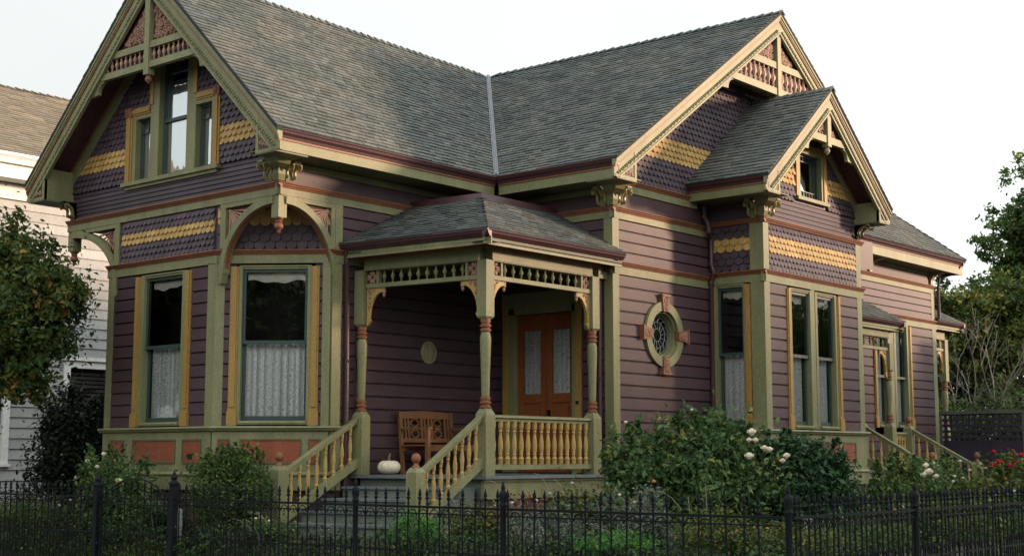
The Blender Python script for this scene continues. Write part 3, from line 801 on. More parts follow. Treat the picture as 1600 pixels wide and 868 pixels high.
sash_only(FG, -17.76, -17.06, 5.26, 7.08, GW, rail=6.13, lights=[(-17.76, -17.06, 6.86, 6.89)] + [(-17.76+.035+i*.105, -17.76+.05+i*.105, 6.89, 7.05) for i in range(1, 7)] + [(-17.66, -17.645, 6.13, 6.86), (-17.175, -17.16, 6.13, 6.86)], top_dark=.28)
sash_only(FG, -18.34, -17.97, 5.26, 6.24, GW, lights=[(-18.34, -17.97, 6.02, 6.035), (-18.17, -18.155, 6.02, 6.2)], top_dark=.1)
sash_only(FG, -16.84, -16.46, 5.26, 6.24, GW, lights=[(-16.84, -16.46, 6.02, 6.035), (-16.66, -16.645, 6.02, 6.2)], top_dark=.1)

gable(H, FG, -17.42, 3.12, 5.42, 8.42, .55, .50, 5.12, 6.80, 6.90, 7.10, 6.70, 4.83, lab='')
console(H, FG, FS, -YS-.13, XG+.13, 4.845, 5.12)
console(H, FG, FG, -YL+.12, -YL+.12, 4.845, 5.12)
# ---------------- left wing side wall above the porch
sheet(FS, [(XG, 4.74), (XW, 4.74), (XW, 5.2), (XG, 5.2)], -.004, mat='siding')
m = MB(); m.box(FS, XG+.02, XW, 4.84, 5.05, 0, .012); m.build('frieze_panel', 'siding', H)
m = MB(); m.box(FS, XG+.02, XW, 5.05, 5.14, 0, .035); m.build('frieze_board', 'olive', H)
sidings(FS, 4.0, 4.66, .165, (13.80, XW))
sidings(FS, .80, 3.81, .186, (13.80, XW)); sheet(FS, [(13.6, -.2), (XW+.5, -.2), (XW+.5, .82), (13.6, .82)], -.01, mat='foundation')
vboard(H, FS, 13.66, 13.80, 4.0, 4.655, .034)
eave_side(H, FS, XG-.555, 16.55, 5.42, .64, 5.14)
# ---------------- right wing west wall and its porch door
sidings(FW, 4.0, 4.66, .165, (-YS, -YR-.12)); m = MB()
sheet(FW, [(-YS, 4.74), (-YR, 4.74), (-YR, 5.2), (-YS, 5.2)], -.004, mat='siding')
m = MB(); m.box(FW, -YS, -YR+.0, 4.84, 5.05, 0, .012); m.build('frieze_panel', 'siding', H)
m = MB(); m.box(FW, -YS, -YR, 5.05, 5.14, 0, .035); m.build('frieze_board', 'olive', H)
sidings(FW, .80, 3.81, .186, (-YS, -YR-.12), [(-14.70, -13.16, .5, 3.62)])
belt(H, FW, 4.0, -YS, -YR+.075, .12); belt(H, FW, 4.835, -13.62, -YR+.075, .10)
vboard(H, FW, -YR-.13, -YR+.02, .3, 3.81, .034); vboard(H, FW, -YR-.13, -YR+.02, 4.0, 4.655, .034)
eave_side(H, FW, -YS+.61, -YR+.555, 5.43, .66, 5.14)
# double door
D = MB()
D.box(FW, -14.58, -14.47, .80, 3.38, -.12, .05); D.box(FW, -13.30, -13.24, .80, 3.38, -.12, .05); D.box(FW, -14.58, -13.24, 3.28, 3.38, -.12, .05)
D.box(FW, -14.72, -13.12, 3.38, 3.62, -.02, .05)
door = D.build('double_door', 'olive', H)
for a, b in ((-14.70, -14.585), (-13.235, -13.12)): m = MB(); m.box(FW, a, b, .80, 3.46, 0, .06); m.box(FW, a+.03, b-.03, .95, 3.44, .06, .075); m.build('casing', 'ochre', door)
m = MB(); m.box(FW, -14.56, -13.26, .79, 3.34, -.16, -.13); m.build('door_back', 'room_dark', door)
for a, b, sgn in ((-14.465, -13.89, 1), (-13.88, -13.305, -1)):
    m = MB(); z0, z1 = .80, 3.27; s = .11; d0, d1 = -.10, -.05
    m.box(FW, a, a+s, z0, z1, d0, d1); m.box(FW, b-s, b, z0, z1, d0, d1)
    m.box(FW, a+s, b-s, z0, z0+.20, d0, d1); m.box(FW, a+s, b-s, z1-.25, z1, d0, d1); m.box(FW, a+s, b-s, 1.88, 2.02, d0, d1); m.box(FW, a+s, b-s, 1.44, 1.52, d0, d1)
    m.box(FW, a+s, b-s, z0+.2, 1.88, d0+.01, d1-.025); m.box(FW, a+s+.05, b-s-.05, z0+.26, 1.38, d1-.026, d1-.006); m.box(FW, a+s+.04, b-s-.04, 1.58, 1.82, d1-.026, d1-.008)
    lf = m.build('door_leaf', 'door_wood', door)
    g = MB(); g.poly([FW.P(a+s, 2.02, -.07), FW.P(b-s, 2.02, -.07), FW.P(b-s, 3.02, -.07), FW.P(a+s, 3.02, -.07)]); g.build('pane', 'glass', door, fixn=False)
    c = MB(); n = 20
    for i in range(n):
        a0, a1 = i/n, (i+1)/n; dd = lambda q: -.09+.008*math.sin(q*26)
        ua, ub = a+s+(b-a-2*s)*a0, a+s+(b-a-2*s)*a1
        c.poly([FW.P(ua, 2.02, dd(a0)), FW.P(ub, 2.02, dd(a1)), FW.P(ub, 3.02, dd(a1)), FW.P(ua, 3.02, dd(a0))])
    c.build('curtain', 'lace', door, smooth=True, fixn=False)
m = MB(); m.box(FW, -13.86, -13.80, 1.50, 1.76, -.05, -.035); m.lathe(FW.P(-13.83, 1.66, -.04), [(.012, 0), (.012, .05), (.03, .055), (.032, .08), (.015, .095)], n=10, ax=FW.n); m.build('handle', 'handle', door, smooth=True)
m = MB(); m.lathe(FW.P(-13.18, 1.86, .075), [(.03, 0), (.028, .012), (.012, .014), (.01, .02)], n=12, ax=FW.n); m.build('doorbell', 'handle', door)

# ---------------- right wing south face
sidings(FR, .45, 3.81, .186, (XW+.13, 19.92), [(18.12, 18.80, 2.61, 3.29)])
sidings(FR, 4.0, 4.66, .165, (XW+.13, 19.92))
vboard(H, FR, XW-.033, XW+.13, .3, 3.81, .034); vboard(H, FR, XW-.033, XW+.13, 4.0, 4.655, .034)
belt(H, FR, 4.0, XW-.075, 19.92, .12); belt(H, FR, 4.835, XW-.075, 19.92, .10)
sheet(FR, [(XW, 4.74), (26, 4.74), (26, 5.3), (XW, 5.3)], -.004, mat='siding')
m = MB(); m.box(FR, XW, 19.92, 4.84, 5.09, 0, .014); m.build('frieze_panel', 'siding', H)
belt(H, FR, 5.285, XW-.02, 19.5, .11)
RH, RP, RE, RC = 4.98, 8.83, 5.43, 21.46
rr = lambda z: (RC-RH*(RP-.22-z)/(RP-RE), RC+RH*(RP-.22-z)/(RP-RE))
rr2 = lambda z: (max(XW+.0, rr(z)[0]), min(25.05, rr(z)[1]))
fish(FR, 5.285, 8.55, rr2, [(5.76, 6.06), (7.42, 7.80)], w=.118)
sheet(FR, [(XW, 5.2), (25.05, 5.2), (25.05, 5.7), (RC, 8.7), (XW, 5.7)], -.004)
sheet(FR, [(19.9, .3), (25.05, .3), (25.05, 4.75), (19.9, 4.75)], -.004, mat='siding')
gable(H, FR, RC, RH, RE, RP, .55, .56, 5.13, 7.33, 7.45, 7.80, 7.30, 4.83, right=False, umax=24.3)
console(H, FW, FR, -YR-.13, XW+.13, 4.845, 5.13)
# east wall of the right wing
m = MB(); m.poly([V((25.05, YR, .3)), V((25.05, 20.1, .3)), V((25.05, 20.1, 5.3)), V((25.05, YR, 5.3))]); m.build('wall', 'siding', H, fixn=False)
# oval (round) window with four carved keystones
OC = (18.46, 2.95)
def ring(m, F, c, ri, ro, d0, d1, n=40):
    for i in range(n):
        a, b = 2*math.pi*i/n, 2*math.pi*(i+1)/n
        m.prism(F, [(c[0]+ri*math.cos(a), c[1]+ri*math.sin(a)), (c[0]+ro*math.cos(a), c[1]+ro*math.sin(a)), (c[0]+ro*math.cos(b), c[1]+ro*math.sin(b)), (c[0]+ri*math.cos(b), c[1]+ri*math.sin(b))], d0, d1)
m = MB(); ring(m, FR, OC, .38, .52, -.02, .075); ring(m, FR, OC, .345, .40, -.10, .02); ring(m, FR, OC, .32, .36, -.13, -.05)
ow = m.build('round_window', 'olive', H)
for k in range(4):
    a = k*math.pi/2; ca, sa = math.cos(a), math.sin(a)
    q = lambda r, t: (OC[0]+r*ca-t*sa, OC[1]+r*sa+t*ca)
    m = MB(); m.prism(FR, [q(.36, -.065), q(.62, -.105), q(.62, .105), q(.36, .065)], .03, .10)
    m.prism(FR, [q(.60, -.115), q(.635, -.12), q(.635, .12), q(.60, .115)], .03, .115)
    ky = m.build('keystone', 'terracotta', ow)
    m = MB(); pl = [q(.37, -.05), q(.60, -.085), q(.60, .085), q(.37, .05)]; scrolls(m, FR, pl, .106, .036, 12, .008, seed=k+40); m.build('carving', 'carved', ky)
g = MB(); g.poly([FR.P(OC[0]+.34*math.cos(2*math.pi*i/32), OC[1]+.34*math.sin(2*math.pi*i/32), -.09) for i in range(32)]); g.build('pane', 'glass', ow, fixn=False)
m = MB(); q = random.Random(3)
for rr_ in (.10, .21, .30):
    m.tube([FR.P(OC[0]+rr_*math.cos(2*math.pi*i/24), OC[1]+rr_*math.sin(2*math.pi*i/24), -.085) for i in range(25)], .006, n=4)
for i in range(14):
    a = 2*math.pi*i/14; m.tube([FR.P(OC[0]+.10*math.cos(a), OC[1]+.10*math.sin(a), -.085), FR.P(OC[0]+.22*math.cos(a+.2), OC[1]+.22*math.sin(a+.2), -.085), FR.P(OC[0]+.34*math.cos(a-.1), OC[1]+.34*math.sin(a-.1), -.085)], .006, n=4)
m.build('leading', 'lead', ow)
k = MB(); k.poly([FR.P(OC[0]+.4*math.cos(2*math.pi*i/16), OC[1]+.4*math.sin(2*math.pi*i/16), -.5) for i in range(16)])
k.loft([FR.P(OC[0]+.4*math.cos(2*math.pi*i/16), OC[1]+.4*math.sin(2*math.pi*i/16), -.14) for i in range(16)], [FR.P(OC[0]+.4*math.cos(2*math.pi*i/16), OC[1]+.4*math.sin(2*math.pi*i/16), -.5) for i in range(16)], caps=False)
k.build('room_recess', 'room_dark', ow, fixn=False)

# ---------------- projecting bay with its own small gable
B2, B1 = bz(4.0), bz(4.83)
sidings(FBW, 1.479, B2-.2, .186, (-YR, -YB-.2), [(-12.5, -11.8, 1.4, 3.95)])
window(H, FBW, -12.40, -11.90, 1.55, 3.80, jamb=.035, pil=.10, rail=2.70)
sidings(FBS, 1.479, B2-.19, .186, (BX0, 23.30), [(20.62, 22.42, 1.4, 3.95)])
window(H, FBS, 20.74, 21.37, 1.55, 3.78, jamb=.05, pil=.11, pils=(1, 0), rail=2.70)
window(H, FBS, 21.62, 22.25, 1.55, 3.78, jamb=.07, pil=.12, pils=(0, 1), rail=2.70)
vboard(H, FBS, 21.42, 21.55, 1.50, 3.86, .03, 'mullion')
for F, a, b in ((FBS, BX0-.033, BX0+.14), (FBS, 23.12, 23.30), (FBW, -YB-.22, -YB+.02)):
    vboard(H, F, a, b, 1.479, B2-.19, .034); vboard(H, F, a, b, B2, B1-.08, .034)
belt(H, FBW, B2, -YR, -YB+.075, .12); belt(H, FBS, B2, BX0-.075, 23.38, .12)
belt(H, FBW, B1, -YR, -YB+.075, .0); belt(H, FBS, B1, BX0-.075, 23.38, .0)
fish(FBW, B2, B1-.08, (-YR, -YB-.22), [(4.33, 4.56)], w=.165, h=.105)
fish(FBS, B2, B1-.08, (BX0+.16, 23.12), [(4.33, 4.56)], shape='round', w=.118)
sheet(FBW, [(-YR, B2-.1), (-YB, B2-.1), (-YB, 5.3), (-YR, 5.3)]); sheet(FBS, [(BX0, B2-.1), (23.3, B2-.1), (23.3, B1), (BX0, B1)])
base(FBW, -YR, -YB, [(-12.4, -12.1), (-11.95, -11.7)], ztop=1.479)
base(FBS, BX0, 23.30, [(20.15, 20.45), (20.65, 21.35), (21.65, 22.32), (22.50, 22.98)][:2] + [(21.62, 22.24), (22.42, 22.86)], ztop=1.479)
m = MB(); m.poly([V((23.30, YB, .5)), V((23.30, YR, .5)), V((23.30, YR, 5.3)), V((23.30, YB, 5.3))]); m.build('wall', 'siding', H, fixn=False)
BC, BH, BP, BE = 21.38, 2.20, 7.27, 5.46
br = lambda z: (max(BX0+.0, BC-BH*(BP-.20-z)/(BP-BE)), min(23.28, BC+BH*(BP-.20-z)/(BP-BE)))
bops = [(21.0, 22.08, 5.3, 6.38)]
sidings(FBS, B1, 5.30, .072, br, [], 'lap', 'gable_purple', 'clapboards')
fish(FBS, 5.30, 6.9, br, [(5.58, 5.86)], bops, shape='round', w=.118)
sheet(FBS, [(BX0, 4.9), (23.3, 4.9), (23.3, 5.4), (22.08, 6.4), (22.08, 5.4), (21.0, 5.4), (21.0, 6.4), (BX0, 5.4)], -.004)
sheet(FBS, [(21.0, 6.3), (22.08, 6.3), (22.08, 6.42), (BC, 7.1), (21.0, 6.5)], -.004)
bw = empty('window', (0, 0, 0), '', ''); del bw['label']; del bw['category']; bw.parent = H
m = MB(); m.box(FBS, 20.98, 22.10, 5.36, 5.42, -.02, .09); m.box(FBS, 21.10, 21.98, 6.20, 6.25, -.12, .03); m.box(FBS, 21.10, 21.16, 5.42, 6.20, -.13, .03); m.box(FBS, 21.92, 21.98, 5.42, 6.20, -.13, .03); m.build('frame', 'olive', bw)
m = MB(); m.box(FBS, 21.00, 21.10, 5.42, 6.36, 0, .05); m.box(FBS, 21.98, 22.08, 5.42, 6.36, 0, .05); m.box(FBS, 21.10, 21.98, 6.25, 6.36, 0, .048); m.build('casing', 'ochre', bw)
lt = [(21.24, 21.25, 5.46, 6.18), (21.83, 21.84, 5.46, 6.18), (21.16, 21.92, 5.56, 5.57), (21.16, 21.92, 6.08, 6.09)] + [(21.34+i*.1, 21.348+i*.1, 5.46, 5.56) for i in range(5)] + [(21.34+i*.1, 21.348+i*.1, 6.08, 6.17) for i in range(5)]
sash_only(FBS, 21.16, 21.92, 5.42, 6.20, bw, lights=lt, cur=False)
m = MB(); m.poly([FBS.P(21.20, 6.12, -.108), FBS.P(21.20, 5.48, -.108), FBS.P(21.62, 5.48, -.11), FBS.P(21.58, 5.72, -.11), FBS.P(21.30, 6.05, -.108)]); m.build('curtain', 'curtain', bw, fixn=False)  # flat white panel behind the left part of the pane
gable(H, FBS, BC, BH, BE, BP, .50, .44, 5.20, 6.32, 6.44, 6.44, 6.26, 4.9, bead_step=.05, lab='x', spin=False, fr=.30)
console(H, FBW, FBS, -YB-.13, BX0+.13, B1+.01, 5.20)
console(H, FBS, FBS, 23.22, 23.22, B1+.01, 5.20, reach=.5)
m = MB(); m.box(FBW, -YR, -YB, B1, 5.10, 0, .012); m.build('frieze_panel', 'gable_purple', H)
eave_side(H, FBW, -YR, -YB+.505, 5.47, .72, 5.19)

# ---------------- rear wing
sidings(FRR, 4.05, 4.66, .165, (24.9, 29.86)); sidings(FRR, .6, 3.85, .186, (24.9, 29.86), [(26.9, 28.75, 1.5, 3.9)])
belt(H, FRR, 4.835, 24.9, 30.1, .10); belt(H, FRR, 4.05, 24.9, 30.1, .12)
vboard(H, FRR, 29.86, 30.05, .6, 3.86, .034); vboard(H, FRR, 29.86, 30.05, 4.05, 4.66, .034)
m = MB(); m.box(FRR, 24.9, 30.03, 4.835, 5.05, 0, .012); m.build('frieze_panel', 'siding', H)
m = MB(); m.box(FRR, 24.9, 30.04, 5.05, 5.14, 0, .035); m.build('frieze_board', 'olive', H)
window(H, FRR, 27.08, 27.60, 1.70, 3.80, jamb=.05, pil=.11, pils=(1, 0), blind=False, curtain_full=True, rail=2.7)
window(H, FRR, 27.98, 28.52, 1.70, 3.80, jamb=.09, pil=.12, pils=(0, 1), blind=False, curtain_full=True, rail=2.7)
vboard(H, FRR, 27.65, 27.89, 1.65, 3.86, .03, 'mullion')
eave_side(H, FRR, 24.7, 30.62, 5.42, .56, 5.10)
for u in (26.9, 29.9):
    m = MB()
    m.loft([FRR.P(u-.06, z, d) for z, d in ((4.85, 0), (4.85, .05), (4.95, .06), (5.05, .12), (5.11, .36), (5.13, .36), (5.13, 0))], [FRR.P(u+.06, z, d) for z, d in ((4.85, 0), (4.85, .05), (4.95, .06), (5.05, .12), (5.11, .36), (5.13, .36), (5.13, 0))])
    m.build('console', 'gold', H)
m = MB(); m.poly([V((30.05, 13.09, .3)), V((30.05, 18, .3)), V((30.05, 18, 5.2)), V((30.05, 13.09, 5.2))])
m.poly([V((30.05, 18, .3)), V((17.5, 18.0, .3)), V((17.5, 18.0, 5.2)), V((30.05, 18, 5.2))]); m.poly([V((12.66, YL, 4.72)), V((26, YL, 4.72)), V((26, YL, 5.3)), V((12.66, YL, 5.3))]); m.build('wall', 'siding', H, fixn=False)
m = MB(); m.rail(Fr((30.05, 0, 0), (0, 1, 0), (1, 0, 0)), [(5.42, .46), (5.42, .57), (5.36, .55), (5.30, .50), (5.30, .46)], 12.55, 18.5); m.build('gutter', 'maroon', H)
# ---------------- roofs
VB, VT = (16.53, 14.34, 5.42), (20.1, 17.65, 8.37)
RF = (12.02, 17.42, 8.42); PK = (RC, 11.95, RP)
m = MB()
shingles(m, (12.02, 14.31, 5.43), VB, VT, RF)
shingles(m, (22, 20.53, 5.42), (12.02, 20.53, 5.42), RF, VT, exp=.2, tab=.5)
shingles(m, VB, (16.50, 11.95, 5.43), PK, VT)
shingles(m, (24.35, 11.95, 6.86), (26.43, 13.4, 5.43), (24.4, 18.0, 6.75), PK, exp=.14, tab=.3); shingles(m, (26.43, 13.4, 5.43), (26.43, 20.5, 5.43), VT, PK, exp=.2, tab=.5)
shingles(m, (26.43, 20.5, 5.43), (22, 20.53, 5.42), VT, VT, exp=.25, tab=.6)
main_roof = m.build('roof', 'shingle', H, fixn=False)
m = MB()
ridgecaps(m, (12.0, 17.42, 8.425), (20.1, 17.65, 8.375), s1=(0, -1, -.96), s2=(0, 1, -.96))
ridgecaps(m, (21.46, 11.93, 8.835), (20.1, 17.65, 8.375), s1=(-1, 0, -.68), s2=(1, 0, -.68)); m.build('ridge_cap', 'shingle', main_roof, fixn=False)
m = MB()
a, b = V(VB), V(VT); n1 = V((0, -.96, 1)).normalized()
for s, off in ((V((-1, 0, 0)), .055), (V((0, -1, 0)), .055)):
    sl = V((s.x, s.y, 0))*off
    up = V((0, 0, .035))
    down = V((0, 0, .0))
    m.poly([a+up, b+up, b+up+sl+V((0, 0, .00)), a+up+sl])
m.tube([a+V((0, 0, .05)), b+V((0, 0, .05))], .018, n=5)
m.build('valley_flashing', 'lead', main_roof, fixn=False)
m = MB()
shingles(m, (19.17, 12.60, BE), (19.17, 10.97, BE), (BC, 10.97, BP), (BC, 14.2, BP), exp=.118, tab=.16, lift=.020)
shingles(m, (23.59, 10.97, BE), (23.59, 12.62, BE), (BC, 14.2, BP), (BC, 10.97, BP), exp=.14, tab=.28)
bayroof = m.build('roof', 'shingle', H, fixn=False)
m = MB(); ridgecaps(m, (BC, 10.95, BP), (BC, 13.2, BP), s1=(-1, 0, -.82), s2=(1, 0, -.82)); m.build('ridge_cap', 'shingle', bayroof, fixn=False)
m = MB()
shingles(m, (24.0, 12.52, 5.42), (30.62, 12.52, 5.42), (27.6, 15.5, 8.05), (24.0, 15.5, 8.05), exp=.125)
shingles(m, (30.62, 12.52, 5.42), (30.62, 18.5, 5.42), (27.6, 15.5, 8.05), (27.6, 15.5, 8.05), exp=.2)
shingles(m, (30.62, 18.5, 5.42), (24.5, 18.5, 5.42), (24.5, 15.5, 8.05), (27.6, 15.5, 8.05), exp=.3)
rr3 = m.build('roof', 'shingle', H, fixn=False)
m = MB(); ridgecaps(m, (30.62, 12.52, 5.43), (27.6, 15.5, 8.06), w=.10, s1=(-1, 0, 0), s2=(0, 1, 0)); m.build('ridge_cap', 'shingle', rr3, fixn=False)

# ---------------- corner porch
PC, PL = V((14.41, 12.69, 0)), V((14.13, 14.83, 0))
d1 = (PC-PL).normalized(); L1 = (PC-PL).length
FP1 = Fr(PL, d1, (d1.y, -d1.x, 0)); FP2 = Fr(PC, (1, 0, 0), (0, -1, 0)); L2 = 2.75; UP = 2.41
def porch_post(x, y, rz, z0=.785, ztop=3.72, zsq=2.94, ped=1.60, s=1.0, nm='porch_post', col='olive', par=None):
    m = MB(); w = .085*s
    m.obox((x, y, zsq), w, w, ztop-zsq, rz)
    m.obox((x, y, z0), w*1.12, w*1.12, ped-z0, rz)
    c = V((x, y, 0)); cs, sn = math.cos(rz), math.sin(rz)
    def sq(h, z): return [c+V((sx*h*cs-sy*h*sn, sx*h*sn+sy*h*cs, z)) for sx, sy in ((-1, -1), (1, -1), (1, 1), (-1, 1))]
    for a, za, b, zb in ((w*1.12, ped, w*1.02, ped+.03), (w*1.02, ped+.03, w*.72, ped+.075), (w*.72, ped+.075, w*.66, ped+.09)): m.loft(sq(a, za), sq(b, zb))
    m.loft(sq(w, zsq), sq(w*.75, zsq-.03))
    H0, H1 = ped+.25, zsq-.20
    m.lathe((x, y, 0), [(.050*s, H0-.02), (.056*s, H0+.03), (.058*s, H0+.1), (.062*s, H0+.3), (.070*s, H1-.35), (.077*s, H1-.16), (.076*s, H1-.08), (.062*s, H1-.02), (.05*s, H1)], n=14)
    p = m.build(nm, col, par or H, smooth=True)
    for zz, hh in ((ped+.085, .17), (H1-.01, .19)):
        m = MB()
        m.lathe((x, y, zz), [(.055*s, 0), (.076*s, .01), (.078*s, .035), (.060*s, .045), (.060*s, .06), (.078*s, .07), (.080*s, .095), (.060*s, .105), (.060*s, .12), (.070*s, .128), (.070*s, hh-.012), (.05*s, hh)], n=14)
        m.build('collar', 'terracotta', p, smooth=True)
    return p
a1 = math.atan2(d1.y, d1.x)
porch_post(PC.x, PC.y, 0); porch_post(PL.x, PL.y, a1); porch_post(PC.x+UP, PC.y, 0)
def frieze(F, ua, ub, side_l=True, side_r=True, ztop=3.89, s=1.0, nsp=10, par=None, brackets=(1, 1), ros=(1, 1)):
    """ua..ub between post faces"""
    m = MB()
    z0, z1, z2, z3 = ztop-.43, ztop-.37, ztop-.18, ztop
    m.box(F, ua-.02, ub+.02, z2, z3, -.07, .07); m.box(F, ua-.02, ub+.02, z2+.012, z2+.03, .07, .082)
    m.box(F, ua, ub, z0, z1, -.045, .05)
    rw = .19*s
    ia, ib = (ua+rw+.035 if ros[0] else ua), (ub-rw-.035 if ros[1] else ub)
    if ros[0]: m.box(F, ua+rw, ua+rw+.035, z1, z2, -.04, .045)
    if ros[1]: m.box(F, ub-rw-.035, ub-rw, z1, z2, -.04, .045)
    fz = m.build('porch_frieze', 'olive', H)
    for k, on in enumerate(ros):
        if not on: continue
        a = ua if k == 0 else ub-rw
        m = MB(); m.box(F, a, a+rw, z1, z2, -.02, .01); m.build('carved_ground', 'carved_back', fz)
        m = MB(); cx, cz = a+rw/2, (z1+z2)/2; r0 = min(rw, z2-z1)/2-.012
        m.tube([F.P(cx+r0*.42*math.cos(t), cz+r0*.42*math.sin(t), .018) for t in [i*.628 for i in range(11)]], .010, n=4)
        for i in range(4):
            t = math.pi/4+i*math.pi/2
            for sg in (-1, 1):
                pts = [F.P(cx+r*math.cos(t+sg*(.55*(r-.02)/r0)), cz+r*math.sin(t+sg*(.55*(r-.02)/r0)), .018) for r in [r0*(.3+.11*j) for j in range(9)]]
                m.tube(pts, .008, n=4, r1=.012)
            m.lathe(F.P(cx+r0*.75*math.cos(t-.785), cz+r0*.75*math.sin(t-.785), .01), [(.028, 0), (.02, .02), (.004, .028)], n=6, ax=F.n)
        m.build('rosette', 'carved', fz)
    for i in range(nsp):
        u = ia+(ib-ia)*(i+.5)/nsp
        m = MB(); m.lathe(F.P(u, z1, 0), turned(SPN, z2-z1, 1.05), n=8); m.build('spindle', 'olive' if i % 1 == 0 else 'carved', fz, smooth=True)
    for k, on in enumerate(brackets):
        if not on: continue
        u0 = ua if k == 0 else ub; sg = 1 if k == 0 else -1
        W, Hh = .29*s, .50*s
        m = MB(); out = [(u0, z0), (u0+sg*(W+.03), z0), (u0+sg*(W+.03), z0-.04)] 
        for i in range(11):
            a = math.pi/2*i/10; out.append((u0+sg*(W-(W-.045)*math.sin(a))+0, z0-.06-(Hh-.12)*(1-math.cos(a))))
        out += [(u0+sg*.045, z0-Hh+.06), (u0+sg*.07, z0-Hh+.03), (u0+sg*.03, z0-Hh-.03), (u0, z0-Hh-.05)]
        m.prism(F, out, -.02, .022); b = m.build('bracket', 'baluster_yellow', fz)
        m = MB(); scrolls(m, F, [(u0+sg*.01, z0-.01), (u0+sg*W*.85, z0-.01), (u0+sg*W*.35, z0-.09), (u0+sg*.07, z0-.3), (u0+sg*.01, z0-.36)], .026, .035, 16, .007, seed=int(u0*10)+k); 
        m.build('carving', 'carved', fz)
        m = MB(); m.lathe(F.P(u0+sg*(W+.005), z0, 0), [(.03, 0), (.03, -.03), (.018, -.04), (.032, -.06), (.034, -.075), (.018, -.095), (.024, -.11), (.012, -.135), (.004, -.145)], n=8); m.build('pendant', 'carved', fz, smooth=True)
    return fz
frieze(FP1, .10, L1-.085); frieze(FP2, .085, UP-.085)
m = MB(); m.box(FP2, UP+.085, L2, 3.71, 3.89, -.07, .07); m.build('porch_beam', 'olive', H)
# ceiling, gutters, roof
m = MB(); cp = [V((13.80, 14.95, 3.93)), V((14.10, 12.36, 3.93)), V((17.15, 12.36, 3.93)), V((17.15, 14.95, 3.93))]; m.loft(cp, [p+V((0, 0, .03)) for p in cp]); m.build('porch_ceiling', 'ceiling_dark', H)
EC = V((13.99, 12.29, 4.08)); EL = V((13.72, 14.95, 4.08)); ER = V((17.17, 12.29, 4.08))
def gut(a, b, out, name, m1=1, m2=1):
    a, b = V(a), V(b); d = (b-a).normalized(); F = Fr((a.x, a.y, 0), d, out); L = (b-a).length; z = a.z
    m = MB(); m.rail(F, [(z, -.10), (z, -.005), (z-.015, 0), (z-.03, -.012), (z-.055, -.02), (z-.085, -.05), (z-.1, -.06), (z-.1, -.10)], 0, L); g = m.build('gutter', 'maroon', H)
    m = MB(); m.box(F, .03, L-.0, z-.20, z-.102, -.11, -.085); m.box(F, .0, L, z-.16, z-.15, -.30, -.085); m.build('fascia', 'olive', H)
    m = MB(); m.box(F, .2, L-.1, z-.21, z-.165, -.335, -.31); m.build('stripe', 'terracotta', g)
    return g
gd = (EC-EL).normalized(); gut(EL, EC, (gd.y, -gd.x, 0), ''); gut(EC, ER, (0, -1, 0), '')
m = MB()
DC, DL, DR = V((15.35, 13.6, 4.82)), V((15.22, 14.95, 4.82)), V((17.16, 13.6, 4.82))
shingles(m, EL+V((.0, 0, .0)), EC, DC, DL, exp=.11, tab=.18, lift=.02); shingles(m, EC, ER, DR, DC, exp=.11, tab=.18, lift=.02)
proof = m.build('porch_roof', 'shingle', H, fixn=False)
m = MB(); ridgecaps(m, EC+V((.02, .02, .0)), DC, w=.12, step=.125, s1=(0, 1, .02), s2=(1, 0, .02)); m.build('ridge_cap', 'shingle', proof, fixn=False)
m = MB(); zt = V((0, 0, .09)); e = V((.03, .03, -.02))
m.poly([DC+zt, DL+zt, V((17.16, 14.95, 4.91)), DR+zt]); 
for a, b in ((DL, DC), (DC, DR)):
    o = V((-.05, 0, -.03)) if a is DL else V((0, -.05, -.03)); oc = V((-.05, -.05, -.03))
    p, q_ = (a+o, b+oc) if a is DL else (a+oc, b+o)
    m.poly([p, q_, b+zt, a+zt])
m.build('deck_flashing', 'maroon', proof, fixn=False)
# floor, skirt, steps
m = MB(); fl = [V((14.03, 14.94, .74)), V((14.31, 12.59, .74)), V((17.15, 12.59, .74)), V((17.15, 14.94, .74))]; m.loft(fl, [p+V((0, 0, .045)) for p in fl])
m.build('porch_floor', 'floor_paint', H)
m = MB(); m.box(FP2, -.05, L2, .47, .735, -.03, .03); m.box(FP2, -.07, L2, .70, .738, .03, .055); m.build('porch_skirt', 'olive', H); m = MB(); m.box(FP1, 0, L1, .3, .738, -.05, 0); m.build('riser', 'step_paint', H)
m = MB(); m.box(FP2, -.05, L2, -.1, .47, -.10, -.06); m.build('porch_base', 'foundation', H)
SR0, SL0 = V((14.36, 12.80, 0)), V((14.10, 14.74, 0)); SR1, SL1 = V((13.02, 12.80, 0)), V((12.58, 14.74, 0))
nst = 4
for k in range(nst):
    z = .785-(k+1)*.157; s0, s1 = k/ (nst+.0), (k+1)/nst
    s0 = max(0, s0-.02)
    P = [SL0.lerp(SL1, s0), SR0.lerp(SR1, s0), SR0.lerp(SR1, s1), SL0.lerp(SL1, s1)]
    m = MB(); m.loft([p+V((0, 0, -.1)) for p in P], [p+V((0, 0, z-.035)) for p in P]); st = m.build('step', 'step_paint', H)
    Q = [P[0], P[1], SR0.lerp(SR1, s1+.022), SL0.lerp(SL1, s1+.022)]
    m = MB(); m.loft([p+V((0, 0, z-.033)) for p in Q], [p+V((0, 0, z)) for p in Q]); m.build('tread', 'floor_paint', st)
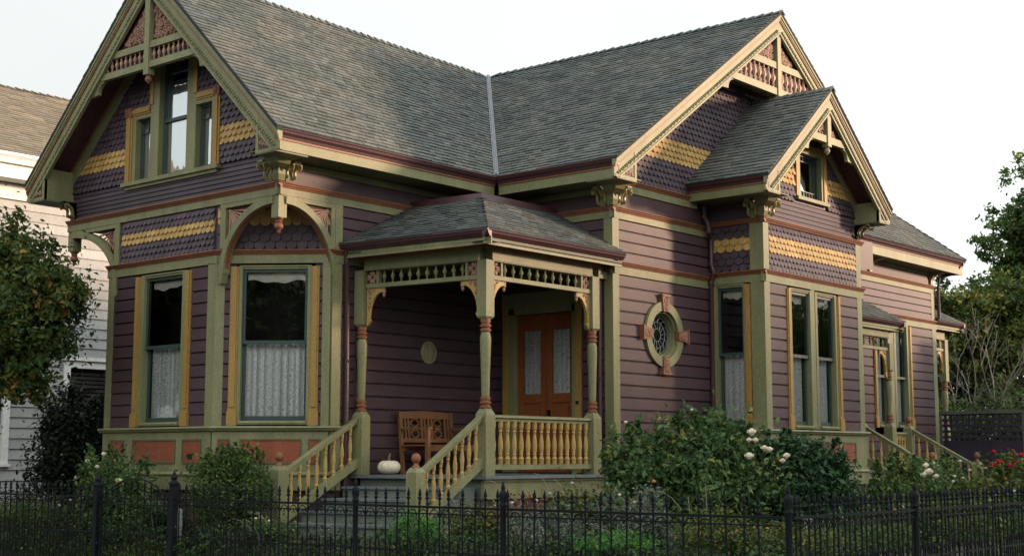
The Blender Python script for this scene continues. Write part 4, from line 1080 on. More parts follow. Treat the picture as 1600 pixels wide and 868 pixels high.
def newel(p, ztop, s=1.0, z0=-.1, ball='terracotta', col='olive', rz=0):
    m = MB(); x, y = p.x, p.y; w = .09*s
    m.obox((x, y, z0), w, w, ztop-.06-z0, rz)
    c = V((x, y, 0))
    def sq(h, z): return [c+V((sx*h*math.cos(rz)-sy*h*math.sin(rz), sx*h*math.sin(rz)+sy*h*math.cos(rz), z)) for sx, sy in ((-1, -1), (1, -1), (1, 1), (-1, 1))]
    m.loft(sq(w, ztop-.06), sq(w*.6, ztop)); n = m.build('newel', col, H)
    s *= .86; m = MB(); m.lathe((x, y, ztop-.03), [(.055*s, 0), (.07*s, .015), (.07*s, .035), (.045*s, .055), (.036*s, .075), (.036*s, .09), (.06*s, .105), (.072*s, .135), (.070*s, .165), (.05*s, .20), (.01*s, .215)], n=14); m.build('ball_finial', ball, n, smooth=True)
    return n
NR, NL = V((13.08, 12.70, 0)), V((12.60, 14.80, 0))
newel(NR, .90); newel(NL, .92)
def stair_rail(a, b, za, zb, n, drop=.58, nm='stair_railing'):
    """a (low, newel) to b (high, post); za, zb = top of rail"""
    a, b = V(a), V(b); L = (b-a).length; d = (b-a)/L; F = Fr((a.x, a.y, 0), d, (d.y, -d.x, 0))
    m = MB(); r = lambda t, h0, h1, w: m.loft([F.P(0, za+h0, -w), F.P(0, za+h0, w), F.P(0, za+h1, w), F.P(0, za+h1, -w)], [F.P(L, zb+h0, -w), F.P(L, zb+h0, w), F.P(L, zb+h1, w), F.P(L, zb+h1, -w)])
    r(0, -.03, 0, .05); r(0, -.08, -.032, .034); r(0, -drop-.13, -drop, .045); sr = m.build(nm, 'olive', H)
    for i in range(n):
        t = (i+.5)/n; u = L*(.03+.94*t); zt_ = za+(zb-za)*(u/L)-.06; zb_ = za+(zb-za)*(u/L)-drop-.03
        m = MB(); m.lathe(F.P(u, zb_, 0), turned(BAL, zt_-zb_), n=8, rz=.4); m.build('baluster', 'baluster_yellow', sr, smooth=True)
    return sr
stair_rail(NR+V((.09, 0, 0)), PC+V((-.09, 0, 0)), .86, 1.60, 8); stair_rail(NL+V((.09, 0, 0)), PL+V((-.09, 0, 0)), .86, 1.60, 8)
def balustrade(F, ua, ub, z0, z1, n, s=1.0):
    m = MB(); m.rail(F, [(z1, -.05), (z1+.01, 0), (z1, .05), (z1-.03, .055), (z1-.045, .03), (z1-.045, -.03), (z1-.03, -.055)], ua, ub); m.box(F, ua, ub, z1-.08, z1-.046, -.022, .022)
    m.box(F, ua, ub, z0, z0+.07, -.045, .045); b = m.build('balustrade', 'olive', H)
    for i in range(n):
        u = ua+(ub-ua)*(i+.5)/n; m = MB(); m.lathe(F.P(u, z0+.07, 0), turned(BAL, z1-.08-z0-.07, s*1.12), n=10, rz=.4); m.build('baluster', 'baluster_yellow', b, smooth=True)
    return b
balustrade(FP2, .09, UP-.095, .865, 1.60, 15)

# ---------------- rear side porch with its steps
FQ = Fr((0, 12.42, 0), (1, 0, 0), (0, -1, 0))
def small_post(x, y, ztop): return porch_post(x, y, 0, z0=.785, ztop=ztop, zsq=2.75, ped=1.62, s=.95)
small_post(26.24, 12.42, 3.28)
small_post(23.9, 12.42, 3.28)
frieze(FQ, 24.0, 26.15, ztop=3.56, nsp=8, ros=(0, 0), brackets=(1, 1))
g = gut((23.3, 12.17, 3.72), (26.60, 12.17, 3.72), (0, -1, 0), '')
gut((26.60, 12.17, 3.72), (26.60, 13.07, 3.72), (1, 0, 0), '')
m = MB(); shingles(m, (23.3, 12.17, 3.72), (26.60, 12.17, 3.72), (26.0, 13.07, 4.28), (23.3, 13.07, 4.28), exp=.13, tab=.22); shingles(m, (26.60, 12.17, 3.72), (26.60, 13.07, 3.72), (26.0, 13.07, 4.28), (26.0, 13.07, 4.28), exp=.13, tab=.22)
m.build('porch_roof', 'shingle', H, fixn=False)
m = MB(); fl = [V((23.3, 12.3, .74)), V((27.1, 12.3, .74)), V((27.1, 13.08, .74)), V((23.3, 13.08, .74))]; m.loft(fl, [p+V((0, 0, .045)) for p in fl]); m.build('porch_floor', 'floor_paint', H)
m = MB(); m.box(FQ, 23.35, 27.1, -.1, .735, .0, .06); m.build('porch_skirt', 'stone', H)
balustrade(FQ, 26.33, 26.92, .9, 1.52, 5); 
for i in range(4):
    m = MB(); P = [V((25.0, 12.3-.30*i, 0)), V((27.0, 12.3-.30*i, 0)), V((27.0, 12.0-.30*i, 0)), V((25.0, 12.0-.30*i, 0))]; z = .785-(i+1)*.157
    m.loft([p+V((0, 0, -.1)) for p in P], [p+V((0, 0, z)) for p in P]); m.build('step', 'step_paint', H)
newel(V((27.0, 12.38, 0)), 1.66, .95, z0=.7); newel(V((24.95, 12.38, 0)), 1.68, .95, z0=.7)
newel(V((27.15, 11.05, 0)), .95, .95); newel(V((25.05, 11.05, 0)), .95, .95)
stair_rail((27.15, 11.1, 0), (27.0, 12.3, 0), .90, 1.60, 7); stair_rail((25.05, 11.1, 0), (24.95, 12.3, 0), .90, 1.62, 7)
# ---------------- porch at the far end
FT = Fr((0, 13.30, 0), (1, 0, 0), (0, -1, 0))
porch_post(30.98, 13.30, 0, z0=.785, ztop=3.7, zsq=2.75, ped=1.62, s=.95)
frieze(FT, 30.07, 30.90, ztop=3.86, nsp=3, ros=(0, 1), brackets=(0, 1), s=.9)
gut((30.06, 12.98, 4.08), (31.55, 12.98, 4.08), (0, -1, 0), ''); gut((31.55, 12.98, 4.08), (31.55, 16, 4.08), (1, 0, 0), '')
m = MB(); shingles(m, (30.06, 12.98, 4.08), (31.55, 12.98, 4.08), (30.6, 14.0, 4.72), (30.06, 14.0, 4.72), exp=.13, tab=.22); shingles(m, (31.55, 12.98, 4.08), (31.55, 16, 4.08), (30.6, 16, 4.72), (30.6, 14.0, 4.72), exp=.13, tab=.22)
m.build('porch_roof', 'shingle', H, fixn=False)
m = MB(); fl = [V((30.06, 13.2, .70)), V((31.2, 13.2, .70)), V((31.2, 16, .70)), V((30.06, 16, .70))]; m.loft(fl, [p+V((0, 0, .08)) for p in fl]); m.build('porch_floor', 'floor_paint', H)

# ---------------- downspouts
def pipe(pts, r=.038, mat='maroon'):
    m = MB(); m.tube(pts, r, n=8); 
    for p in pts[1:-1]: m.lathe(V(p)+V((0, 0, -.02)), [(r*1.25, 0), (r*1.25, .04)], n=8)
    m.build('downspout', mat, H, smooth=True)
pipe([(13.80, 14.84, 4.0), (13.86, 14.88, 3.85), (13.88, 14.88, 2.4), (13.88, 14.88, .1)])
pipe([(17.02, 12.36, 4.0), (17.06, 12.50, 3.9), (17.07, 12.72, 3.78), (17.08, 12.74, 2.2), (17.08, 12.74, .1)])
pipe([(19.50, 12.30, 5.36), (19.52, 12.34, 5.22), (19.62, 12.46, 5.14), (19.64, 12.47, 4.98), (19.64, 12.40, 4.86), (19.66, 12.40, 4.72), (19.80, 12.44, 4.62), (19.82, 12.46, 4.2), (19.80, 12.40, 4.05), (19.82, 12.47, 3.9), (19.82, 12.47, .1)])
pipe([(30.45, 12.60, 5.32), (30.40, 12.70, 5.14), (30.15, 12.98, 5.02), (30.12, 13.0, 4.7), (30.12, 13.0, 4.1)])

# ================================================================== on the porch
PKn = empty('pumpkin', (14.40, 14.52, .785), 'pale cream pumpkin on the top step beside the wooden bench', 'pumpkin')
m = MB(); n, k = 48, 14; r0, hh = .168, .215
rings = []
for j in range(k+1):
    ph = -math.pi/2+math.pi*j/k; ring_ = []
    for i in range(n):
        a = 2*math.pi*i/n; rib = 1-.075*abs(math.cos(a*5.0))**6
        ring_.append(PKn.location+V((r0*rib*math.cos(ph)**.72*math.cos(a), r0*rib*math.cos(ph)**.72*math.sin(a), hh/2*(1+.95*math.sin(ph)) - (.012 if j >= k-1 else 0))) if abs(math.cos(ph)) > 1e-4 else PKn.location+V((0, 0, hh/2*(1+.95*math.sin(ph))-(.014 if j == k else 0))))
    rings.append(ring_)
i0 = len(m.v)
for r_ in rings: m.v += r_
for j in range(k):
    for i in range(n):
        i2 = (i+1) % n; m.f.append([i0+j*n+i, i0+j*n+i2, i0+(j+1)*n+i2, i0+(j+1)*n+i]); m.t.append(0)
m.build('rind', 'pumpkin_skin', PKn, smooth=True)
m = MB(); m.tube([PKn.location+V(p) for p in ((0, 0, hh*.93), (.0, .0, hh+.03), (.012, .0, hh+.06), (.03, .01, hh+.085))], .022, n=7, r1=.012); m.build('stem', 'pumpkin_stem', PKn, smooth=True)

BN = empty('garden_bench', (15.45, 14.5, .785), 'small wooden bench with slatted heart-pattern back standing on the porch', 'bench')
FBn = Fr((14.88, 14.24, 0), (1, 0, 0), (0, -1, 0)); zb = .785; BW = 1.16
def part(nm, fn, mat='bench_wood', par=BN):
    m = MB(); fn(m); return m.build(nm, mat, par)
for u, d, h in ((0, 0, .66), (BW-.06, 0, .66), (0, -.50, .92), (BW-.06, -.50, .92)):
    def f(m, u=u, d=d, h=h):
        if d == 0: m.box(FBn, u, u+.06, zb, zb+h, -.03, .03)
        else: m.loft([FBn.P(u, zb, -.47), FBn.P(u+.05, zb, -.47), FBn.P(u+.05, zb, -.52), FBn.P(u, zb, -.52)], [FBn.P(u, zb+h, -.56), FBn.P(u+.05, zb+h, -.56), FBn.P(u+.05, zb+h, -.60), FBn.P(u, zb+h, -.60)])
    part('leg', f)
def f(m):
    for i in range(6): m.box(FBn, -.01, BW+.01, zb+.41, zb+.43, -.02-.08*i-.07, -.02-.08*i+.0)
    m.box(FBn, .02, BW-.02, zb+.34, zb+.408, -.02, .02); m.box(FBn, .02, BW-.02, zb+.34, zb+.408, -.50, -.46)
part('seat', f)
def f(m):
    dd = lambda z: -.50-.10*(z-zb)/.92
    F = FBn
    def bx(u0, u1, z0, z1, t=.0): m.loft([F.P(u0, z0, dd(z0)-.012), F.P(u1, z0, dd(z0)-.012), F.P(u1, z0, dd(z0)+.012), F.P(u0, z0, dd(z0)+.012)], [F.P(u0, z1, dd(z1)-.012), F.P(u1, z1, dd(z1)-.012), F.P(u1, z1, dd(z1)+.012), F.P(u0, z1, dd(z1)+.012)], t)
    n = 16
    for i in range(n):
        a, b = i/n, (i+1)/n; c = lambda t: .03*math.sin(math.pi*t)
        u0, u1 = BW*a, BW*b
        m.loft([F.P(u0, zb+.82, dd(zb+.82)-.016), F.P(u0, zb+.82, dd(zb+.82)+.018), F.P(u0, zb+.91+c(a), dd(zb+.92)+.018), F.P(u0, zb+.91+c(a), dd(zb+.92)-.016)],
               [F.P(u1, zb+.82, dd(zb+.82)-.016), F.P(u1, zb+.82, dd(zb+.82)+.018), F.P(u1, zb+.91+c(b), dd(zb+.92)+.018), F.P(u1, zb+.91+c(b), dd(zb+.92)-.016)])
    bx(0.05, BW-.05, zb+.47, zb+.53)
    for u in (.05, .12, .19, .47, .54, .62, .69, .98, 1.05): bx(u, u+.035, zb+.53, zb+.82)
    for c in (.345, .835):
        for sg in (-1, 1):
            for z0, z1 in ((.53, .66), (.69, .82)):
                pts = [F.P(c+sg*.085*math.sin(math.pi*t), zb+z0+(z1-z0)*t, dd(zb+z0+(z1-z0)*t)) for t in [i/8 for i in range(9)]]
                m.tube(pts, .016, n=5)
        bx(c-.07, c+.07, zb+.66, zb+.69)
part('backrest', f)
for u in (-.01, BW-.07):
    def f(m, u=u): m.box(FBn, u, u+.08, zb+.655, zb+.685, -.52, .05)
    part('armrest', f)
PLQ = MB()
PLQ.lathe(V((15.62, 14.92, 2.62)), [(.175, 0), (.175, .012), (.155, .022), (.145, .014), (.10, .018), (.09, .026), (.02, .03)], n=32, ax=(0, -1, 0))
q = random.Random(9)
for i in range(12):
    a = i*.5236; PLQ.tube([V((15.62+r*math.cos(a+r*4), 14.895, 2.62+r*math.sin(a+r*4))) for r in (.04, .07, .10, .13)], .008, n=4)
plq = PLQ.build('wall_plaque', 'plaque', None, smooth=True); tag(plq, 'round brownish carved plaque hanging on the plum wall inside the porch', 'wall plaque')

# ================================================================== ground
import numpy as np
def ground(name, pts, z, mat, th=.0):
    m = MB()
    if th: m.loft([V((x, y, z-th)) for x, y in pts], [V((x, y, z)) for x, y in pts])
    else: m.poly([V((x, y, z)) for x, y in pts])
    o = m.build(name, mat, None); o['kind'] = 'structure'; return o
ground('ground', [(-400, -400), (400, -400), (400, 400), (-400, 400)], -.62, 'soil')
m = MB(); m.poly([V((12.1, 7.2, -.03)), V((90, 7.2, -.03)), V((90, 90, -.03)), V((12.1, 90, -.03))]); m.poly([V((11.0, 6.2, -.5)), V((90, 6.2, -.5)), V((90, 7.2, -.03)), V((12.1, 7.2, -.03))]); m.poly([V((11.0, 6.2, -.5)), V((12.1, 7.2, -.03)), V((12.1, 90, -.03)), V((11.0, 90, -.5))])
o = m.build('garden_ground', 'soil', None, fixn=False); o['kind'] = 'structure'
m = MB()
for a, b, c, d in ((10.86, 6.0, 11.04, 90), (11.04, 6.0, 90, 6.2)): m.loft([V((a, b, -.58)), V((c, b, -.58)), V((c, d, -.58)), V((a, d, -.58))], [V((a, b, -.44)), V((c, b, -.44)), V((c, d, -.44)), V((a, d, -.44))])
tag(m.build('retaining_curb', 'concrete'), 'low concrete curb that carries the iron fence', 'curb', kind='structure')
ground('sidewalk', [(7.6, -60), (10.86, -60), (10.86, 90), (7.6, 90)], -.56, 'concrete', .1)
ground('side_sidewalk', [(10.86, 3.2), (90, 3.2), (90, 6.0), (10.86, 6.0)], -.556, 'concrete', .1)
ground('road', [(-2.5, -60), (7.4, -60), (7.4, 90), (-2.5, 90)], -.606, 'asphalt')
ground('kerb', [(7.4, -60), (7.6, -60), (7.6, 90), (7.4, 90)], -.555, 'stone', .12)

# ================================================================== iron fence
def own(ob, loc):
    ob.data.transform(Matrix.Translation(-V(loc))); ob.location = loc
def spear(m, F, u, z0, z1, r=.010):
    m.lathe(F.P(u, z0, 0), [(r, 0), (r, z1-z0-.16)], n=6)
    m.lathe(F.P(u, z1-.17, 0), [(r, 0), (.019, .01), (.010, .022), (.010, .045), (.024, .06), (.024, .068), (.009, .078), (.020, .10), (.015, .125), (.003, .17)], n=6)
def fence(name, label, F, ua, ub, step, posts, zl=.046, zt=.51, zp=.71, arches=True, group=None, shorts=True):
    o = F.P((ua+ub)/2, -.1, 0)
    T = empty(name, o, label, 'fence', group)
    m = MB(); m.box(F, ua, ub, zt-.012, zt+.012, -.014, .014); m.build('top_rail', 'iron', T)
    m = MB(); m.box(F, ua, ub, zt-.075, zt-.062, -.008, .008); m.build('middle_rail', 'iron', T)
    m = MB(); m.box(F, ua, ub, zl-.010, zl+.010, -.012, .012); m.build('bottom_rail', 'iron', T)
    n = int((ub-ua)/step); prs = None; sh = None; base = None
    m = MB(); spear(m, F, ua+step*.5, -.45, zp); p0 = m.build('picket', 'iron', T, smooth=True); own(p0, F.P(ua+step*.5, -.45, 0)-o)
    m = MB(); m.lathe(F.P(ua+step, -.45, 0), [(.008, 0), (.008, .55), (.016, .565), (.011, .585), (.003, .625)], n=5); s0 = m.build('short_picket', 'iron', T, smooth=True) if shorts else None
    if s0: own(s0, F.P(ua+step, -.45, 0)-o)
    for i in range(1, n):
        c_ = copyobj(p0, T, p0.location+F.u*(i*step+R.uniform(-.003, .003))); c_.rotation_euler = (R.gauss(0, .009), R.gauss(0, .009), R.random())
        if s0 and i < n-1: c_ = copyobj(s0, T, s0.location+F.u*(i*step)); c_.rotation_euler = (R.gauss(0, .02), R.gauss(0, .02), 0)
    if arches:
        m = MB()
        for i in range(n-1):
            u = ua+step*(i+1); pts = [F.P(u-step*.40*math.cos(a), zt-.10+.075*math.sin(a), 0) for a in [math.pi*j/8 for j in range(9)]]
            m.tube(pts, .006, n=4)
            for sg in (-1, 1):
                pts = [F.P(u+sg*step*.17+.022*math.cos(a*1.0)*sg, zt-.085+.022*math.sin(a), 0) for a in [j*.7 for j in range(8)]]
                m.tube(pts, .004, n=4)
        m.build('scroll_band', 'iron', T)
    for u, z, big in posts:
        m = MB(); c = F.P(u, -.45, 0)
        if big: m.obox(c, .042, .042, z+.37); m.lathe(F.P(u, z-.08, 0), [(.05, 0), (.068, .012), (.068, .03), (.045, .05), (.03, .07), (.045, .10), (.02, .15), (.004, .19)], n=10)
        else: m.lathe(c, [(.045, 0), (.045, .08), (.03, .1)] + [(r_, z+h_+.35) for r_, h_ in ((.03, -.10), (.042, -.08), (.030, -.055), (.038, -.02), (.044, .02), (.036, .05), (.018, .075), (.024, .10), (.012, .13), (.003, .16))], n=12)
        m.build('post', 'iron', T, smooth=not big)
    return T
FF = Fr((10.95, 0, 0), (0, -1, 0), (-1, 0, 0)); FF2 = Fr((0, 6.15, 0), (1, 0, 0), (0, -1, 0))
fence('iron_fence', 'black wrought iron picket fence running along the front of the steps and rose beds', FF, -14.84, -6.22, .160, [(-14.88, .76, True), (-11.56, .74, False), (-9.40, .73, False), (-6.15, .74, False)])
fence('iron_fence', 'black wrought iron picket fence on the right with closely set bars behind the corner post', FF2, 11.02, 19.0, .112, [(13.50, .73, False), (16.6, .73, False)])
fence('iron_fence', 'black wrought iron picket fence at the far left in front of the white neighbouring house', FF, -21.5, -16.62, .160, [(-16.55, .72, True), (-21.5, .72, True)])
G = empty('iron_gate', (10.95, 15.7, -.1), 'black iron garden gate with curled top between two square posts', 'gate')
m = MB()
for z in (.05, .42, .50): m.box(FF, -16.47, -14.96, z-.01, z+.01, -.012, .012)
m.box(FF, -16.47, -16.44, -.42, .60, -.012, .012); m.box(FF, -14.99, -14.96, -.42, .60, -.012, .012); m.box(FF, -16.44, -14.99, -.41, -.39, -.011, .011); m.build('gate_frame', 'iron', G)
for i in range(10):
    m = MB(); u = -16.36+i*.143; spear(m, FF, u, -.40, .60+.14*math.sin(math.pi*(i+.5)/10), .008); m.build('picket', 'iron', G, smooth=True)
m = MB(); m.tube([FF.P(-16.45+1.48*t, .52+.24*math.sin(math.pi*t), 0) for t in [i/20 for i in range(21)]], .010, n=6); m.build('curved_top', 'iron', G)

# ================================================================== neighbouring white house
NH = empty('white_house', (14, 30, 0), 'white clapboard neighbouring house with sunlit shingle roof behind the left tree', 'house')
FN = Fr((0, 27, 0), (1, 0, 0), (0, -1, 0))
def part_on(mb, nm, mat, **k): return mb.build(nm, mat, NH, **k)
m = MB(); boards(m, FN, -.1, 6.45, .215, (6, 26), [(9.6, 15.6, .95, 2.55), (16.9, 18.2, .95, 3.05)], 'lap'); part_on(m, 'wall', 'white_paint', fixn=False)
m = MB(); m.poly([V((6, 27, -.5)), V((6, 38, -.5)), V((6, 38, 7)), V((6, 32.5, 10.6)), V((6, 27, 7))]); m.poly([V((26, 27, -.5)), V((26, 38, -.5)), V((26, 38, 7)), V((26, 27, 7))]); part_on(m, 'end_wall', 'white_paint', fixn=False)
m = MB(); m.box(FN, 18.10, 18.24, -.1, 6.45, 0, .07); part_on(m, 'trim_board', 'white_trim')
m = MB(); m.box(FN, 6, 26, 6.45, 6.75, 0, .04); m.box(FN, 6, 26, 6.42, 6.46, 0, .08); m.box(FN, 5.5, 26.5, 6.78, 6.84, 0, .50); part_on(m, 'frieze_board', 'white_trim')
m = MB(); m.rail(FN, [(7.30, .40), (7.30, .60), (7.24, .62), (7.18, .58), (7.08, .56), (7.08, .46), (6.95, .46), (6.84, .50), (6.84, .40)], 5.4, 26.6); part_on(m, 'gutter', 'white_trim')
for u in (8.2, 11.2, 14.2, 17.2, 20.2, 23.2):
    m = MB(); m.loft([FN.P(u-.09, z, d) for z, d in ((6.30, .04), (6.42, .12), (6.62, .20), (6.74, .42), (6.78, .42), (6.78, .04))], [FN.P(u+.09, z, d) for z, d in ((6.30, .04), (6.42, .12), (6.62, .20), (6.74, .42), (6.78, .42), (6.78, .04))]); part_on(m, 'bracket', 'white_trim')
m = MB(); shingles(m, (5.4, 26.42, 7.30), (26.6, 26.42, 7.30), (26.6, 31.3, 10.05), (5.4, 31.3, 10.05), exp=.17, tab=.34); shingles(m, (26.6, 36.2, 7.3), (5.4, 36.2, 7.3), (5.4, 31.3, 10.05), (26.6, 31.3, 10.05), exp=.4, tab=1)
nr = part_on(m, 'roof', 'old_shingle', fixn=False)
m = MB(); ridgecaps(m, (5.4, 31.3, 10.06), (26.6, 31.3, 10.06), w=.15, step=.22, s1=(0, -1, -.56), s2=(0, 1, -.56)); m.build('ridge_cap', 'old_shingle', nr, fixn=False)
for (a, b, c, d) in ((13.75, 15.5, 1.0, 2.5), (17.05, 18.05, 1.0, 2.95), (10.2, 11.6, 1.0, 2.5)):
    m = MB(); m.box(FN, a-.16, a, c-.1, d+.16, -.06, .05); m.box(FN, b, b+.16, c-.1, d+.16, -.06, .05); m.box(FN, a-.22, b+.22, d+.16, d+.24, -.06, .10); m.box(FN, a, b, d, d+.16, -.06, .05); m.box(FN, a-.2, b+.2, c-.16, c-.10, -.06, .09); m.box(FN, a, b, c-.1, c, -.06, .04)
    w_ = part_on(m, 'window', 'white_trim')
    m = MB(); m.box(FN, a, b, (c+d)/2-.03, (c+d)/2+.03, -.08, -.02); m.box(FN, a, a+.05, c, d, -.08, -.03); m.box(FN, b-.05, b, c, d, -.08, -.03); m.build('sash', 'sash_green', w_)
    m = MB(); m.poly([FN.P(a, c, -.07), FN.P(b, c, -.07), FN.P(b, d, -.07), FN.P(a, d, -.07)]); m.build('pane', 'glass', w_, fixn=False)
    m = MB()
    for i in range(int((d-c)/.09)): m.box(FN, a+.03, b-.03, c+i*.09+.01, c+i*.09+.07, -.13, -.12)
    m.build('blind', 'stone', w_)
    m = MB(); m.poly([FN.P(a-.2, c-.2, -.4), FN.P(b+.2, c-.2, -.4), FN.P(b+.2, d+.2, -.4), FN.P(a-.2, d+.2, -.4)]); m.build('room_recess', 'room_dark', w_, fixn=False)

# ================================================================== vegetation
def leafmesh(name, mat, parent, blobs, n, size, seed=1, elong=1.9, clump=.22, up=.35, shell=.55, ncl=None, lump=.28, droop=0, clips=None, tvar=.25):
    """many small folded leaves gathered in clumps over lumpy crown volumes"""
    g = np.random.default_rng(seed)
    w = np.array([b[3]*b[4]+b[3]*b[5]+b[4]*b[5] for b in blobs]); w = w/w.sum()
    allp, alld, allt = [], [], []
    for b, ww in zip(blobs, w):
        k = max(20, int(n*ww)); nc = max(6, int((ncl or 70)*ww*len(blobs)**.5))
        d = g.normal(size=(nc, 3)); d /= np.linalg.norm(d, axis=1)[:, None]
        ph = g.uniform(0, 6.28, 6)
        lum = 1+lump*(np.sin(d[:, 0]*4+ph[0])*np.sin(d[:, 1]*4+ph[1])+.6*np.sin(d[:, 2]*7+ph[2])*np.sin(d[:, 0]*8+ph[3]))
        rf = (1-shell*g.random(nc)**1.6)*lum
        cc = d*rf[:, None]
        ci = g.integers(0, nc, k); ct = g.normal(0, tvar, nc)
        off = g.normal(size=(k, 3))*clump*(.6+.8*g.random(nc)[ci])[:, None]
        p = cc[ci]+off
        pd = p/np.maximum(np.linalg.norm(p, axis=1), .01)[:, None]
        p = p*np.array(b[3:6])+np.array(b[:3])
        allp.append(p); alld.append(pd); allt.append(ct[ci]+.35+g.normal(0, .22, k))
    P = np.concatenate(allp); D = np.concatenate(alld); T = np.clip(np.concatenate(allt), 0, 1)
    if clips is not None:
        ok = clips(P); P, D, T = P[ok], D[ok], T[ok]
    k = len(P)
    nr = D*.55+g.normal(size=(k, 3))*.75+np.array([0, 0, up]); nr /= np.linalg.norm(nr, axis=1)[:, None]
    ax = g.normal(size=(k, 3)); ax[:, 2] -= droop; ax -= nr*(ax*nr).sum(1)[:, None]; ax /= np.linalg.norm(ax, axis=1)[:, None]
    sd = np.cross(nr, ax); s = size*(.55+.9*g.random(k))[:, None]
    A = P-ax*s*.5; B = P+ax*s*.5-nr*s*.10; L = P-ax*s*.05+sd*s/elong*.5+nr*s*.12; Rr = P-ax*s*.05-sd*s/elong*.5+nr*s*.12
    vs = np.stack([A, L, B, Rr], 1).reshape(-1, 3)
    org = np.array([0., 0, 0]) if parent is None else np.array(parent.location)
    vs = vs-org
    me = bpy.data.meshes.new(name); me.vertices.add(4*k); me.vertices.foreach_set('co', vs.astype(np.float32).ravel())
    idx = np.arange(k)*4; tri = np.stack([idx, idx+1, idx+2, idx, idx+2, idx+3], 1).ravel()
    me.loops.add(6*k); me.loops.foreach_set('vertex_index', tri.astype(np.int32)); me.polygons.add(2*k)
    me.polygons.foreach_set('loop_start', (np.arange(2*k)*3).astype(np.int32))
    at = me.attributes.new('tint', 'FLOAT', 'FACE'); at.data.foreach_set('value', np.repeat(T, 2).astype(np.float32))
    me.update(calc_edges=True); me.validate(); me.materials.append(MATS[mat])
    o = bpy.data.objects.new(name, me); COL.objects.link(o); o.parent = parent
    return o
def stems(name, base, tips, parent, mat='bark', r=.02, seed=1, wob=.12, r1=.006, seg=6):
    q = random.Random(seed); m = MB()
    for t in tips:
        a, b = V(base)+V((q.uniform(-.08, .08), q.uniform(-.08, .08), 0)), V(t); pts = []
        for i in range(seg+1):
            s = i/seg; p = a.lerp(b, s)+V((0, 0, .12*(b-a).length*math.sin(math.pi*s)))
            pts.append(p+V((q.uniform(-wob, wob), q.uniform(-wob, wob), q.uniform(-wob, wob)*.5))*(1 if 0 < i < seg else 0)*(b-a).length*.4)
        m.tube(pts, r, n=5, r1=r1)
    return m.build(name, mat, parent, smooth=True)
def rose(parent, p, mat, r=.05, seed=0):
    q = random.Random(seed); m = MB(); c = V(p)
    for lay, (nr_, tilt, rr) in enumerate(((5, .95, 1.0), (5, .6, .8), (4, .35, .6), (3, .15, .38))):
        for k in range(nr_):
            a = 2*math.pi*k/nr_+lay*.6+q.uniform(-.2, .2); da = .62
            def q3(an, rad_, h): return c+V((rad_*math.cos(an), rad_*math.sin(an), h))
            b0, b1 = q3(a-da*.4, r*.15, -r*.75), q3(a+da*.4, r*.15, -r*.75)
            m0, m1 = q3(a-da*1.15, r*rr, -r*.05), q3(a+da*1.15, r*rr, -r*.05)
            t0, t1 = q3(a-da*.8, r*rr*(.78 if lay else 1.02), r*(.42+.12*lay)), q3(a+da*.8, r*rr*(.78 if lay else 1.02), r*(.42+.12*lay))
            ti = q.random()
            m.poly([b0, b1, m1, m0], ti); m.poly([m0, m1, t1, t0], ti)
    m.lathe(c+V((0, 0, -r*.5)), [(r*.3, 0), (r*.7, r*.35), (r*.62, r*.8), (r*.3, r*1.15), (r*.05, r*1.2)], n=8, t=.7)
    return m.build('bloom', mat, parent, fixn=False)
def bush(name, loc, label, cat, mat, blobs, n, size, seed, tips=6, group=None, **k):
    o = empty(name, loc, label, cat, group); x, y, z = loc
    bl = [(x+b[0], y+b[1], z+b[2], b[3], b[4], b[5]) for b in blobs]
    sh = []
    if n > 4000 and 'evergreen' not in label:
        g_ = random.Random(seed+5)
        for b_ in bl[:4]:
            for _ in range(5): sh.append((b_[0]+g_.uniform(-.8, .8)*b_[3], b_[1]+g_.uniform(-.8, .8)*b_[4], b_[2]+b_[5]*g_.uniform(.7, 1.0), .06, .06, .14))
    leafmesh('foliage', mat, o, bl+sh, n, size, seed, **k)
    q = random.Random(seed)
    tp = [(b[0]+q.uniform(-.6, .6)*b[3], b[1]+q.uniform(-.6, .6)*b[4], b[2]+q.uniform(-.1, .7)*b[5]) for b in bl for _ in range(max(2, tips//len(bl)))]
    stems('stems', (x, y, z), tp, o, 'bark', .016, seed)
    return o

# left street-side tree (trunk stands just out of the frame)
T = empty('leafy_tree', (11.35, 20.35, -.03), 'green tree with browning leaves in front of the white house at the left edge', 'tree')
m = MB(); m.tube([V(p) for p in ((11.35, 20.35, -.1), (11.38, 20.33, .8), (11.33, 20.25, 1.6), (11.4, 20.1, 2.4), (11.35, 19.9, 3.3))], .13, n=9, r1=.06); m.build('trunk', 'bark', T, smooth=True)
stems('branch', (11.36, 20.15, 2.1), [(11.4, 19.6, 3.3), (11.4, 18.8, 3.8), (11.3, 19.8, 4.3), (11.5, 19.1, 2.7), (11.3, 20.8, 3.9), (11.5, 20.9, 2.8), (11.5, 18.6, 3.3)], T, r=.045, r1=.012, seed=4, wob=.08)
leafmesh('crown', 'leaf_autumn', T, [(11.38, 19.55, 3.35, .75, .72, .8), (11.43, 18.95, 3.55, .55, .50, .65), (11.3, 19.75, 4.1, .55, .50, .50), (11.5, 19.2, 2.75, .55, .62, .48), (11.35, 20.6, 3.3, .8, .8, .9), (11.5, 19.6, 2.15, .45, .45, .35), (11.45, 18.52, 3.35, .35, .26, .42), (11.3, 20.2, 2.5, .7, .6, .6)], 24000, .098, 11, clump=.14, ncl=190, shell=.85, lump=.4)
leafmesh('inner_foliage', 'leaf_dark', T, [(11.55, 19.5, 3.3, .6, .6, .9), (11.6, 19.0, 3.2, .5, .45, .6), (11.5, 20.3, 3.2, .8, .8, 1.0)], 8000, .08, 12, clump=.3)
